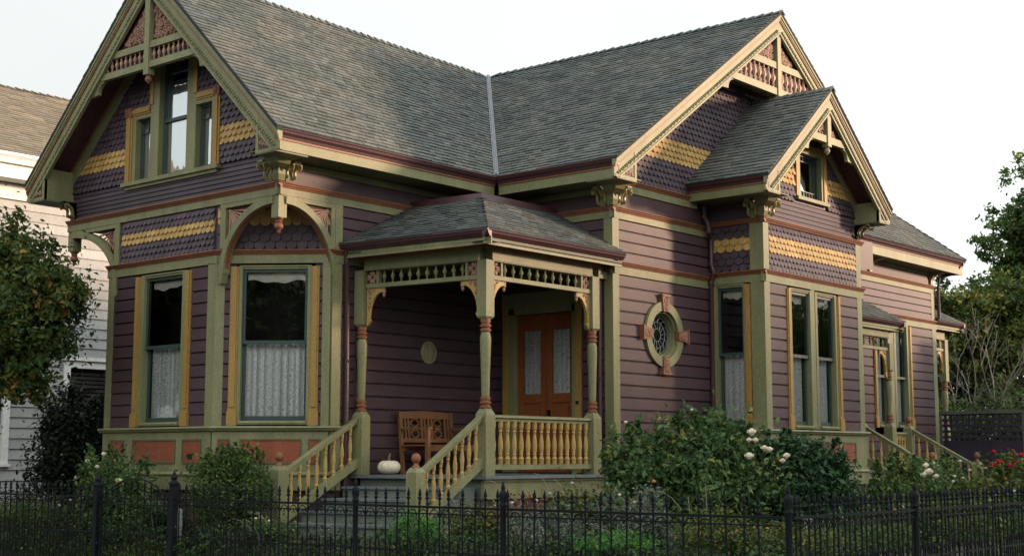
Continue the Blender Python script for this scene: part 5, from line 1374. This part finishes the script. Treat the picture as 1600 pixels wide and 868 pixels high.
# dark evergreen beside the bay
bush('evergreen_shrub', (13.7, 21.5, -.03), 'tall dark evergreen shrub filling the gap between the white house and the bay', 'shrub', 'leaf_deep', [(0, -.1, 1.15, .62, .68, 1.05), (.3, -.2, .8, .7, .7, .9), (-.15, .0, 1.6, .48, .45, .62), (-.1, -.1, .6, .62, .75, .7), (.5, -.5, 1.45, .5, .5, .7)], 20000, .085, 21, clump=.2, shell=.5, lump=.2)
# shrubs in front of the bay
b = bush('rose_shrub', (11.75, 17.35, -.03), 'loose pale green rose shrub with a few cream flowers left of the bay base', 'shrub', 'leaf_rose', [(0, .15, .72, .35, .45, .42), (.0, -.3, .62, .32, .38, .40), (.0, .4, .5, .35, .4, .45), (0, -.1, .3, .4, .7, .4)], 6500, .06, 31, tips=10, clump=.2, shell=.7, lump=.4, ncl=90)
for i, (y, z, mt) in enumerate(((17.55, .98, 'petal_white'), (17.15, 1.08, 'petal_peach'), (17.8, .75, 'petal_white'), (17.3, .9, 'petal_white'), (16.75, .72, 'petal_white'))): rose(b, (11.42, y, z), mt, .035, i)
bush('boxwood', (11.85, 14.93, -.03), 'dense rounded boxwood bush in front of the bay beside the steps', 'shrub', 'leaf_mid', [(0, .0, .72, .42, .60, .42), (0, .25, .66, .36, .36, .40), (0, -.32, .66, .36, .34, .38), (0, 0, .95, .3, .34, .20), (0, 0, .42, .35, .5, .3)], 17000, .042, 41, tips=12, clump=.11, shell=.35, lump=.12, ncl=260)
# big rose bush and camellia
rb = bush('rose_bush', (14.85, 9.55, -.03), 'sprawling rose bush with peach blooms and long arching canes below the round window', 'shrub', 'leaf_rose', [(-.45, .45, .92, .40, .40, .48), (-.05, .05, 1.08, .52, .48, .48), (.36, -.12, 1.06, .44, .42, .44), (-.7, .35, .5, .48, .48, .46), (-.2, -.2, .55, .66, .48, .48), (.45, -.45, .6, .50, .46, .5), (-.75, .75, .98, .20, .18, .34)], 15000, .085, 51, tips=30, clump=.17, shell=.75, lump=.38, ncl=150, droop=.5)
for i, (x, y, z, mt, r) in enumerate(((15.02, 8.93, 1.335, 'petal_peach', .062), (15.0, 8.96, 1.24, 'petal_peach', .040), (15.05, 8.90, 1.235, 'petal_peach', .044), (15.12, 8.82, 1.14, 'petal_peach', .05), (15.17, 8.78, 1.125, 'petal_peach', .048), (14.93, 8.92, 1.045, 'petal_peach', .062), (15.30, 8.62, 1.05, 'petal_peach', .05), (15.27, 8.66, .99, 'petal_peach', .042), (14.60, 9.5, 1.60, 'petal_white', .03), (13.9, 10.0, 1.45, 'petal_white', .025), (14.4, 9.2, .62, 'petal_orange', .035), (13.9, 9.6, .75, 'petal_orange', .03))): rose(rb, (x-.05, y-.05, z), mt, r*.95, i+20)
q = random.Random(8); m = MB()
for i in range(26):
    a = V((14.6+q.uniform(-.6, .6), 9.4+q.uniform(-.5, .5), 0)); d = V((q.uniform(-.9, .5), q.uniform(-.9, .3), 0)); h = q.uniform(.6, 1.25)
    m.tube([a+d*t+V((0, 0, h*(2.2*t-1.25*t*t))) for t in [j/7 for j in range(8)]], .009, n=4, r1=.004)
m.build('canes', 'leaf_yellow', rb, smooth=True)
bush('camellia', (15.95, 8.72, -.03), 'dark glossy camellia bush in front of the projecting bay right of the roses', 'shrub', 'leaf_gloss', [(0, 0, .70, .58, .46, .56), (-.15, .15, .98, .40, .36, .32), (.22, -.2, .56, .46, .36, .48), (0, 0, .28, .56, .46, .38)], 14000, .075, 61, tips=10, clump=.14, shell=.4, lump=.16, ncl=200, elong=1.8)
# right-hand bush before the side steps
rb2 = bush('flowering_bush', (22.6, 10.25, -.03), 'wide green bush dotted with small white flowers in front of the side steps', 'shrub', 'leaf_mid', [(0, 0, .66, .58, .48, .42), (-.4, .25, .52, .5, .42, .42), (.25, -.3, .56, .5, .42, .40), (.0, .0, .28, .9, .7, .34), (.5, -.7, .34, .42, .42, .36)], 10000, .08, 71, clump=.16, shell=.6, lump=.3, ncl=140)
q = random.Random(4)
for i in range(12): rose(rb2, (22.2+q.uniform(-.3, .6), 9.8+q.uniform(-.5, .3), q.uniform(.55, 1.0)), 'petal_white', .030, 60+i)
pk = bush('rose_bush', (18.4, 8.25, -.03), 'slender pink rose plant with pale blooms in front of the newel post at right', 'shrub', 'leaf_rose', [(0, 0, .45, .3, .3, .4), (.2, -.1, .6, .25, .2, .3)], 1500, .06, 73, clump=.25)
for i, (x, y, z, r) in enumerate(((18.20, 8.12, .925, .045), (18.20, 8.08, .84, .06), (18.17, 8.14, .80, .05), (18.25, 8.0, .78, .04))): rose(pk, (x, y, z), 'petal_peach', r, 90+i)
rr_ = bush('rose_bush', (21.0, 8.0, -.03), 'red rose bush at the right edge in front of the dark lattice fence', 'shrub', 'leaf_autumn', [(0, 0, .62, .6, .5, .42), (.3, -.3, .5, .5, .5, .45), (-.3, .2, .45, .4, .4, .4)], 5000, .07, 75, clump=.2, shell=.7)
for i in range(14): rose(rr_, (20.75+q.uniform(-.15, .35), 8.1+q.uniform(-.55, .25), 1.0+q.uniform(-.1, .12)), 'petal_red', .045, 110+i)
# garden bed plants along the fence
beds = [
 ('bedding_plant', (13.55, 10.55), 'leaf_yellow', .34, .62, 'yellow green leafy plant at the right end of the porch balustrade', 2600, .06),
 ('bedding_plant', (13.15, 11.0), 'leaf_red', .30, .50, 'reddish brown leaved plant below the porch balustrade', 2200, .055),
 ('bedding_plant', (12.75, 11.5), 'leaf_autumn', .30, .42, 'low rusty green plant below the corner post of the porch', 2200, .05),
 ('bedding_plant', (11.85, 11.55), 'leaf_bright', .28, .38, 'bright green clump growing at the foot of the stair newel', 2600, .045),
 ('bedding_plant', (12.15, 9.9), 'leaf_grey', .42, .48, 'grey green lavender-like clump behind the fence below the porch corner', 3600, .04),
 ('bedding_plant', (12.1, 8.85), 'leaf_bright', .36, .26, 'bright green ferny clump low behind the fence in front of the roses', 3600, .045),
 ('bedding_plant', (12.7, 9.0), 'leaf_grey', .42, .58, 'silvery grey bush between the bright clump and the rose canes', 3600, .045),
 ('bedding_plant', (12.6, 8.0), 'leaf_autumn', .42, .50, 'brownish twiggy plant behind the fence left of the corner post', 3000, .045),
 ('bedding_plant', (13.4, 7.4), 'leaf_yellow', .45, .32, 'yellow green low plant just right of the corner fence post', 3200, .05),
 ('bedding_plant', (14.6, 7.35), 'leaf_mid', .50, .36, 'mid green low plant behind the close fence bars under the camellia', 3400, .05),
 ('bedding_plant', (16.0, 7.5), 'leaf_dark', .55, .42, 'dark green low plant behind the second post of the right fence', 3400, .05),
 ('bedding_plant', (17.5, 7.6), 'leaf_autumn', .55, .45, 'mixed green and rust coloured plant near the right edge of the garden bed', 3400, .05),
 ('bedding_plant', (19.0, 7.6), 'leaf_mid', .6, .5, 'leafy green plant below the red roses at the right edge', 3400, .06),
 ('bedding_plant', (11.55, 12.6), 'leaf_grey', .28, .22, 'small grey green plant in front of the lowest step', 2200, .035),
 ('bedding_plant', (11.5, 13.7), 'leaf_mid', .30, .26, 'small dark leafy plant left of the steps behind the fence', 2200, .04),
 ('bedding_plant', (11.6, 16.1), 'leaf_dark', .35, .42, 'dark spiky plant between the gate and the boxwood', 2600, .05),
 ('bedding_plant', (11.55, 17.9), 'leaf_dark', .45, .40, 'dark hedge-like plant behind the gate', 3000, .045),
 ('bedding_plant', (11.6, 19.0), 'leaf_mid', .45, .42, 'clipped low green plant behind the fence at the far left', 3400, .04),
 ('bedding_plant', (11.6, 20.0), 'leaf_mid', .50, .46, 'clipped low green plant at the left edge of the photo behind the fence', 3000, .04)]
bedplants = []
for i, (nm, (x, y), mt, r, h, lab, n, s) in enumerate(beds):
    pl_ = bush(nm, (x, y, -.03), lab, 'plant', mt, [(0, 0, h*.55, r, r, h*.55), (r*.5, -r*.4, h*.4, r*.6, r*.6, h*.45)], n, s, 200+i, tips=12, group='plants in the garden bed', clump=.24, shell=.7, lump=.3, ncl=60, up=.6); bedplants.append((pl_, x, y, r, h))
    
q = random.Random(66)
for i, (pl_, x, y, r, h) in enumerate(bedplants):
    m = MB()
    for _ in range(5):
        a = V((x+q.uniform(-.6, .6)*r, y+q.uniform(-.6, .6)*r, 0)); d = V((q.uniform(-.45, .1), q.uniform(-.4, .4), 0)); hh_ = h*q.uniform(1.0, 1.6)
        m.tube([a+d*t+V((0, 0, hh_*(1.9*t-.95*t*t))) for t in [j/6 for j in range(7)]], .006, n=4, r1=.003)
    m.build('dry_stems', 'bark_pale', pl_, smooth=True)
    if i % 2 == 0:
        for k in range(3): rose(pl_, (x+q.uniform(-.8, 0)*r, y+q.uniform(-.8, .8)*r, h*q.uniform(.9, 1.2)), ('petal_white', 'petal_orange', 'petal_white', 'petal_peach')[(i//2+k) % 4], .022, 300+i*5+k)
gc = []
q = random.Random(12)
for i in range(60):
    t = q.random(); 
    if q.random() < .55: gc.append((q.uniform(11.2, 13.2), q.uniform(6.6, 11.8), q.uniform(-.02, .06), .35, .35, .15))
    else: gc.append((q.uniform(13, 24), q.uniform(6.5, 9.2), q.uniform(-.02, .08), .5, .5, .2))
for i in range(24): gc.append((q.uniform(11.2, 12.2), q.uniform(12.0, 21.5), q.uniform(-.02, .05), .35, .45, .15))
o = leafmesh('ground_cover', 'leaf_dark', None, gc, 26000, .05, 77, clump=.5, up=.8, shell=.9); tag(o, 'low dark green ground cover filling the garden bed behind the fence', 'ground cover', kind='stuff')
GS = MB(); GS.lathe((11.45, 14.72+.72, -.05), [(.05, 0), (.05, .30), (.045, .34), (.05, .36), (.045, .40), (.015, .42)], n=4, rz=.78)
for i in range(9): GS.lathe((11.45-.04, 15.44+(-1)**i*.012, -.02+i*.042), [(.014, 0), (.008, .02)], n=5, ax=(-1, 0, 0))
tag(GS.build('garden_stake', 'white_paint'), 'pale carved garden stake standing among the plants left of the boxwood', 'garden ornament')
m = MB(); m.obox((14.9, 8.15, -.05), .32, .12, .14, .1); tag(m.build('edging_stone', 'stone'), 'grey stone edging block in the bed left of the corner fence post', 'edging stone')
m = MB(); m.obox((24.35, 11.5, -.05), .16, .16, .55, 0); m.obox((24.35, 11.5, .5), .2, .2, .08, 0); m.obox((24.35, 11.5, .58), .13, .13, .12, 0); tag(m.build('stone_pier', 'stone'), 'weathered stone pier at the foot of the bay base beside the side steps', 'stone pier')

# dark lattice fence at the right
LF = empty('lattice_fence', (30.3, 12.2, 0), 'dark wooden garden fence with a lattice top between the far porch and the trees', 'fence')
FL = Fr((30.35, 0, 0), (0, -1, 0), (-1, 0, 0))
m = MB(); m.box(FL, -13.2, -11.28, .0, 1.40, -.03, 0); m.build('board_panel', 'lattice_dark', LF)
m = MB()
for i in range(15): m.box(FL, -13.2+i*.135, -13.2+i*.135+.055, 1.40, 1.98, -.012, .008)
for i in range(5): m.box(FL, -13.2, -11.28, 1.45+i*.125, 1.45+i*.125+.055, .009, .022)
m.build('lattice_panel', 'lattice_dark', LF)
m = MB(); m.box(FL, -13.25, -11.2, 1.98, 2.05, -.05, .05); m.build('top_rail', 'lattice_post', LF)
for u in (-13.2, -11.22):
    m = MB(); m.box(FL, u-.09, u+.09, 0, 1.98, -.07, .045); m.build('post', 'lattice_post', LF)
m = MB(); m.box(FL, -11.12, -8.2, .0, 1.3, -.03, 0)
for i in range(22): m.box(FL, -11.12+i*.135, -11.12+i*.135+.055, 1.3, 1.9, -.012, .008)
for i in range(5): m.box(FL, -11.12, -8.2, 1.35+i*.125, 1.35+i*.125+.055, .009, .022)
m.build('lattice_panel', 'lattice_dark', LF)

# trees and hedges at the right
def tree(name, loc, label, mat, blobs, n, size, seed, tr=.22, trunkmat='bark', clump=.13, ncl=180, group=None, **k):
    o = empty(name, loc, label, 'tree', group); x, y, z = loc; q = random.Random(seed)
    top = max(b[2] for b in blobs)
    m = MB(); pts = [V((x+q.uniform(-.15, .15), y+q.uniform(-.15, .15), z+top*t)) for t in [i/6 for i in range(7)]]; m.tube(pts, tr, n=8, r1=tr*.35); m.build('trunk', trunkmat, o, smooth=True)
    bl = [(x+b[0], y+b[1], z+b[2], b[3], b[4], b[5]) for b in blobs]
    stems('branch', (x, y, z+top*.35), [(b[0], b[1], b[2]) for b in bl] + [(b[0]+q.uniform(-.7, .7)*b[3], b[1]+q.uniform(-.7, .7)*b[4], b[2]+q.uniform(-.5, .8)*b[5]) for b in bl for _ in range(3)], o, trunkmat, tr*.32, seed, .1, .015)
    leafmesh('crown', mat, o, bl, n, size, seed, clump=clump, ncl=ncl, **k); return o
tree('tall_tree', (45.3, 16.0, -.03), 'tall dark green tree with sky showing through its crown at the right edge', 'leaf_mid', [(0, 0, 9.2, 1.0, 1.1, 1.2), (-.5, .6, 8.2, 1.0, 1.0, .9), (.3, -.5, 8.0, 1.3, 1.3, 1.1), (-.3, 1.0, 7.1, .9, .8, .7), (.3, -.2, 6.7, 1.5, 1.4, 1.0), (.0, .4, 5.6, 1.5, 1.4, 1.0), (.5, -1.5, 7.3, 1.3, 1.3, 1.5), (.5, -1.5, 9.6, 1.2, 1.2, 1.2), (-.2, -1.0, 8.9, 1.2, 1.2, 1.3), (-.5, .9, 5.9, 1.2, 1.1, 1.0)], 44000, .17, 301, clump=.11, ncl=330, shell=.85, lump=.6)
tree('spreading_tree', (39.5, 15.3, -.03), 'yellow green spreading tree in front of the tall tree at the right', 'leaf_yellow', [(-.3, .2, 5.1, 1.0, 1.0, .75), (.3, -.6, 5.4, 1.0, 1.0, .8), (-.6, .9, 4.6, .8, .9, .7), (.6, -1.4, 4.8, 1.1, 1.1, 1.0), (0, 0, 4.0, 1.3, 1.4, .9), (-.4, 1.5, 5.3, .6, .6, .5)], 38000, .14, 302, clump=.12, ncl=210, shell=.8, lump=.35)
tree('spreading_tree', (43.5, 18.8, -.03), 'green tree whose crown shows just right of the rear eave', 'leaf_mid', [(0, .3, 5.6, 1.0, 1.0, .9), (.3, -.8, 5.9, .9, .9, .8), (-.3, 1.1, 5.2, 1.0, 1.0, .9), (0, 0, 4.6, 1.6, 1.8, 1.0)], 18000, .15, 303, clump=.12, ncl=150, shell=.8, lump=.35)
bush('hedge', (42.0, 16.2, -.03), 'dark dense thicket behind the bare branches', 'shrub', 'leaf_deep', [(0, 0, 2.2, 2.0, 2.2, 2.2), (0, 2.2, 1.8, 1.6, 1.8, 1.9), (.6, -2.6, 2.4, 1.6, 1.8, 1.9), (0, 1, 3.4, 1.2, 1.2, .9)], 15000, .18, 304, clump=.2, ncl=200)
bush('hedge', (34.6, 13.6, -.03), 'green climbing hedge above the dark lattice fence', 'shrub', 'leaf_mid', [(0, 0, 1.9, .9, 1.0, .85), (-.3, 1.0, 1.8, .8, .9, .8), (-.2, -1.2, 1.9, .9, .9, .8), (0, 0, .9, 1.2, 2.2, 1.0)], 14000, .10, 305, clump=.16, ncl=180, shell=.7)
bush('hedge', (32.2, 10.6, -.03), 'tall green shrub at the right edge beyond the lattice fence', 'shrub', 'leaf_yellow', [(0, 0, 2.2, .8, .9, 1.2), (0, .3, 3.3, .6, .6, .8), (.2, -.6, 1.6, .9, .9, 1.2)], 11000, .10, 306, clump=.16, ncl=160, shell=.7)
BS = empty('bare_shrub', (34.9, 14.9, -.03), 'pale leafless branching shrub in front of the dark thicket at right', 'shrub'); q = random.Random(5)
def grow(m, p, d, L, r, lev):
    pts = [p]; 
    for i in range(5):
        d = (d+V((q.uniform(-.18, .18), q.uniform(-.18, .18), q.uniform(-.10, .14)))).normalized(); pts.append(pts[-1]+d*L/5)
    m.tube(pts, r, n=5, r1=r*.55)
    if lev > 0:
        for k in range(3 if lev > 1 else 4):
            j = q.randint(2, 5); dd = (d+V((q.uniform(-.7, .7), q.uniform(-.7, .7), q.uniform(-.35, .6)))).normalized(); grow(m, pts[j], dd, L*q.uniform(.5, .75), r*.5, lev-1)
m = MB()
for dx, dy in ((-.1, .5), (.1, -.55), (-.1, -.2), (.2, -1.0), (.0, .15)): grow(m, V((34.6, 14.4, .8)), V((dx, dy, 1)).normalized(), 1.9, .032, 3)
m.tube([V((34.9, 14.9, -.1)), V((34.6, 14.4, .9))], .09, n=7, r1=.06)
m.build('branches', 'bark_pale', BS, smooth=True)
m = MB(); m.tube([V((31.6, 15.2, 3)), V((31.6, 15.2, 5.2))], .02, n=5); m.tube([V((31.6, 15.6, 5.1)), V((31.6, 14.8, 5.15))], .012, n=4)
tag(m.build('antenna', 'iron'), 'thin dark pole rising beside the rear corner of the house', 'pole')

# ================================================================== houses and trees across the streets (behind the camera: houses mirror in the windows, tree rows added to block sun and sky)
def simple_house(loc, w, d, h, rz, label, mat):
    o = empty('street_house', loc, label, 'house'); c, s = math.cos(rz), math.sin(rz)
    F = Fr(loc, (c, s, 0), (-s, c, 0)); F.o = V(loc)
    m = MB(); boards(m, F, 0, h, .3, (-w/2, w/2), [(-w*.3-.5, -w*.3+.5, 1.2, 3), (-.5, .5, 1.2, 3), (w*.3-.5, w*.3+.5, 1.2, 3)], 'lap'); m.box(F, -w/2, w/2, 0, h, -d, -.02)
    m.build('wall', mat, o)
    m = MB(); m.prism(Fr(F.o, (-s, c, 0), (c, s, 0)), [(.5, h), (-d-.5, h), (-d/2, h+d*.38)], -w/2-.4, w/2+.4); m.build('roof', 'old_shingle', o)
    for u in (-w*.3, 0, w*.3):
        m = MB(); m.box(F, u-.62, u+.62, 1.08, 3.12, .02, .06); wn = m.build('window', 'white_trim', o); m = MB(); m.box(F, u-.5, u+.5, 1.2, 3, .0, .065); m.build('pane', 'room_dark', wn)
simple_house((-12, 22, -.6), 11, 9, 6.0, -math.pi/2, 'pale house across the street facing the front gable', 'white_paint')
simple_house((-12, 7, -.6), 10, 9, 5.5, -math.pi/2, 'grey green house across the street facing the camera side', 'stone')
simple_house((18, -22, -.6), 12, 9, 5.6, 0, 'white house across the side street', 'white_paint')
simple_house((34, -22, -.6), 12, 9, 5.6, 0, 'house across the side street further right', 'stone')

q = random.Random(31)
for i in range(15):  # unseen tree row, added with crown heights set to cut the low sun
    x = 8+i*6.2+q.uniform(-1, 1); y = -14+q.uniform(-1.5, 1.5); h = q.uniform(9.7, 10.7)
    o = empty('light_blocker_tree', (x, y, -.6), 'broad dense tree added out of view across the side street to block the sun', 'tree', 'added sun-blocking trees across the side street')
    m = MB(); m.tube([V((x, y, -.6)), V((x+.1, y, 1.5)), V((x, y+.1, 4))], .22, n=7, r1=.12); m.build('trunk', 'bark', o, smooth=True)
    leafmesh('crown', 'leaf_mid', o, [(x, y, h-3.8, 3.5, 3.2, 3.7), (x+1.8, y, h-5.2, 2.8, 2.4, 3.2), (x-1.8, y+.5, h-5.4, 2.8, 2.4, 3.2)], 2600, .55, 400+i, clump=.2, ncl=70, shell=.7, lump=.15)

edge = [('leaf_mid', 'clipped green edging plants'), ('leaf_dark', 'dark green edging plants'), ('leaf_yellow', 'yellow green edging plants'), ('leaf_grey', 'grey leaved edging plants')]
q = random.Random(77)
EG = MB()
bl1 = [(11.28+q.uniform(-.05, .15), 6.6+i*.27, q.uniform(-.42, -.30), .20, .22, q.uniform(.22, .42)) for i in range(54)]
o = leafmesh('edging_plants', 'leaf_mid', None, bl1, 30000, .042, 501, clump=.35, up=.7, shell=.8, ncl=500, lump=.3); tag(o, 'dense low leafy edging growing right behind the front fence bars', 'edging plants', kind='stuff')
bl2 = [(11.3+i*.30, 6.45+q.uniform(-.05, .12), q.uniform(-.42, -.30), .22, .18, q.uniform(.25, .45)) for i in range(30)]
o = leafmesh('edging_plants', 'leaf_yellow', None, bl2, 16000, .045, 502, clump=.35, up=.7, shell=.8, ncl=300, lump=.3); tag(o, 'dense low leafy edging growing right behind the closely barred right fence', 'edging plants', kind='stuff')

q = random.Random(91)
for i in range(11):  # unseen tree row added to keep low sky light off porch and walls
    x = -8.5+q.uniform(-1, 1); y = -8+i*5.0+q.uniform(-1, 1); h = q.uniform(8.2, 10.2)
    o = empty('light_blocker_tree', (x, y, -.6), 'broad dense tree added out of view across the front street to block low sky light', 'tree', 'added light-blocking trees across the front street')
    m = MB(); m.tube([V((x, y, -.6)), V((x+.1, y, 1.5)), V((x, y+.1, 4))], .22, n=7, r1=.12); m.build('trunk', 'bark', o, smooth=True)
    leafmesh('crown', 'leaf_dark', o, [(x, y, h-3.6, 2.6, 2.8, 3.4), (x+.6, y+1.6, h-5.2, 2.0, 2.0, 2.4), (x-.4, y-1.5, h-5.0, 2.0, 2.0, 2.4)], 2600, .5, 600+i, clump=.2, ncl=70, shell=.7, lump=.15)

# ================================================================== camera, sky, sun
cam = bpy.data.cameras.new('Camera'); co = bpy.data.objects.new('Camera', cam); COL.objects.link(co)
cam.sensor_width = 36; cam.lens = 49.5; cam.clip_end = 2000; cam.clip_start = .1
co.location = (0, 0, 1.03); co.rotation_euler = (rad(90+7.253), 0, rad(40.288-90)); sc.camera = co
SE, SA = rad(8.0), rad(-42)      # sun elevation, azimuth (math angle of the direction towards the sun)
w = bpy.data.worlds.new('World'); sc.world = w; w.use_nodes = True; nt = w.node_tree; bg = nt.nodes['Background']
sky = nt.nodes.new('ShaderNodeTexSky'); sky.sky_type = 'NISHITA'; sky.sun_disc = False; sky.sun_elevation = SE; sky.sun_rotation = math.pi/2-SA
sky.air_density = 1.0; sky.dust_density = 2.5; sky.ozone_density = 1.0
# thin, even high cloud: most of the dome is pale veil, thinner near the zenith
tc = nt.nodes.new('ShaderNodeTexCoord'); nz = nt.nodes.new('ShaderNodeTexNoise'); nz.inputs['Scale'].default_value = 1.6; nz.inputs['Detail'].default_value = 5
nt.links.new(tc.outputs['Generated'], nz.inputs['Vector'])
mr = nt.nodes.new('ShaderNodeMapRange'); mr.inputs[1].default_value = .3; mr.inputs[2].default_value = .7; mr.inputs[3].default_value = .78; mr.inputs[4].default_value = .97
nt.links.new(nz.outputs[0], mr.inputs[0])
mx = nt.nodes.new('ShaderNodeMix'); mx.data_type = 'RGBA'
dt = nt.nodes.new('ShaderNodeVectorMath'); dt.operation = 'DOT_PRODUCT'; dt.inputs[1].default_value = (-.30, -.95, .10); nt.links.new(tc.outputs['Generated'], dt.inputs[0])
gr_ = nt.nodes.new('ShaderNodeMapRange'); gr_.inputs[1].default_value = -1; gr_.inputs[2].default_value = 1; gr_.inputs[3].default_value = LO; gr_.inputs[4].default_value = HI; nt.links.new(dt.outputs['Value'], gr_.inputs[0])
wv = nt.nodes.new('ShaderNodeVectorMath'); wv.operation = 'SCALE'; wv.inputs[0].default_value = (.97, 1.0, .99); nt.links.new(gr_.outputs[0], wv.inputs['Scale']); nt.links.new(wv.outputs[0], mx.inputs['B'])
nt.links.new(mr.outputs[0], mx.inputs['Factor']); nt.links.new(sky.outputs[0], mx.inputs['A']); nt.links.new(mx.outputs['Result'], bg.inputs['Color'])
bg.inputs['Strength'].default_value = .12
sl = bpy.data.lights.new('Sun', 'SUN'); sl.energy = 4.4; sl.angle = rad(6); sl.color = (1.0, .68, .47)
so = bpy.data.objects.new('Sun', sl); COL.objects.link(so)
dv = V((math.cos(SE)*math.cos(SA), math.cos(SE)*math.sin(SA), math.sin(SE))); so.rotation_euler = dv.to_track_quat('Z', 'Y').to_euler(); so.location = (0, -20, 30)
sc.view_settings.view_transform = 'Standard'; sc.view_settings.look = 'None'; sc.view_settings.exposure = EXPO; sc.view_settings.gamma = 1
sc.render.engine = 'CYCLES'; sc.cycles.max_bounces = 6; sc.cycles.transparent_max_bounces = 12; sc.cycles.caustics_reflective = False; sc.cycles.caustics_refractive = False
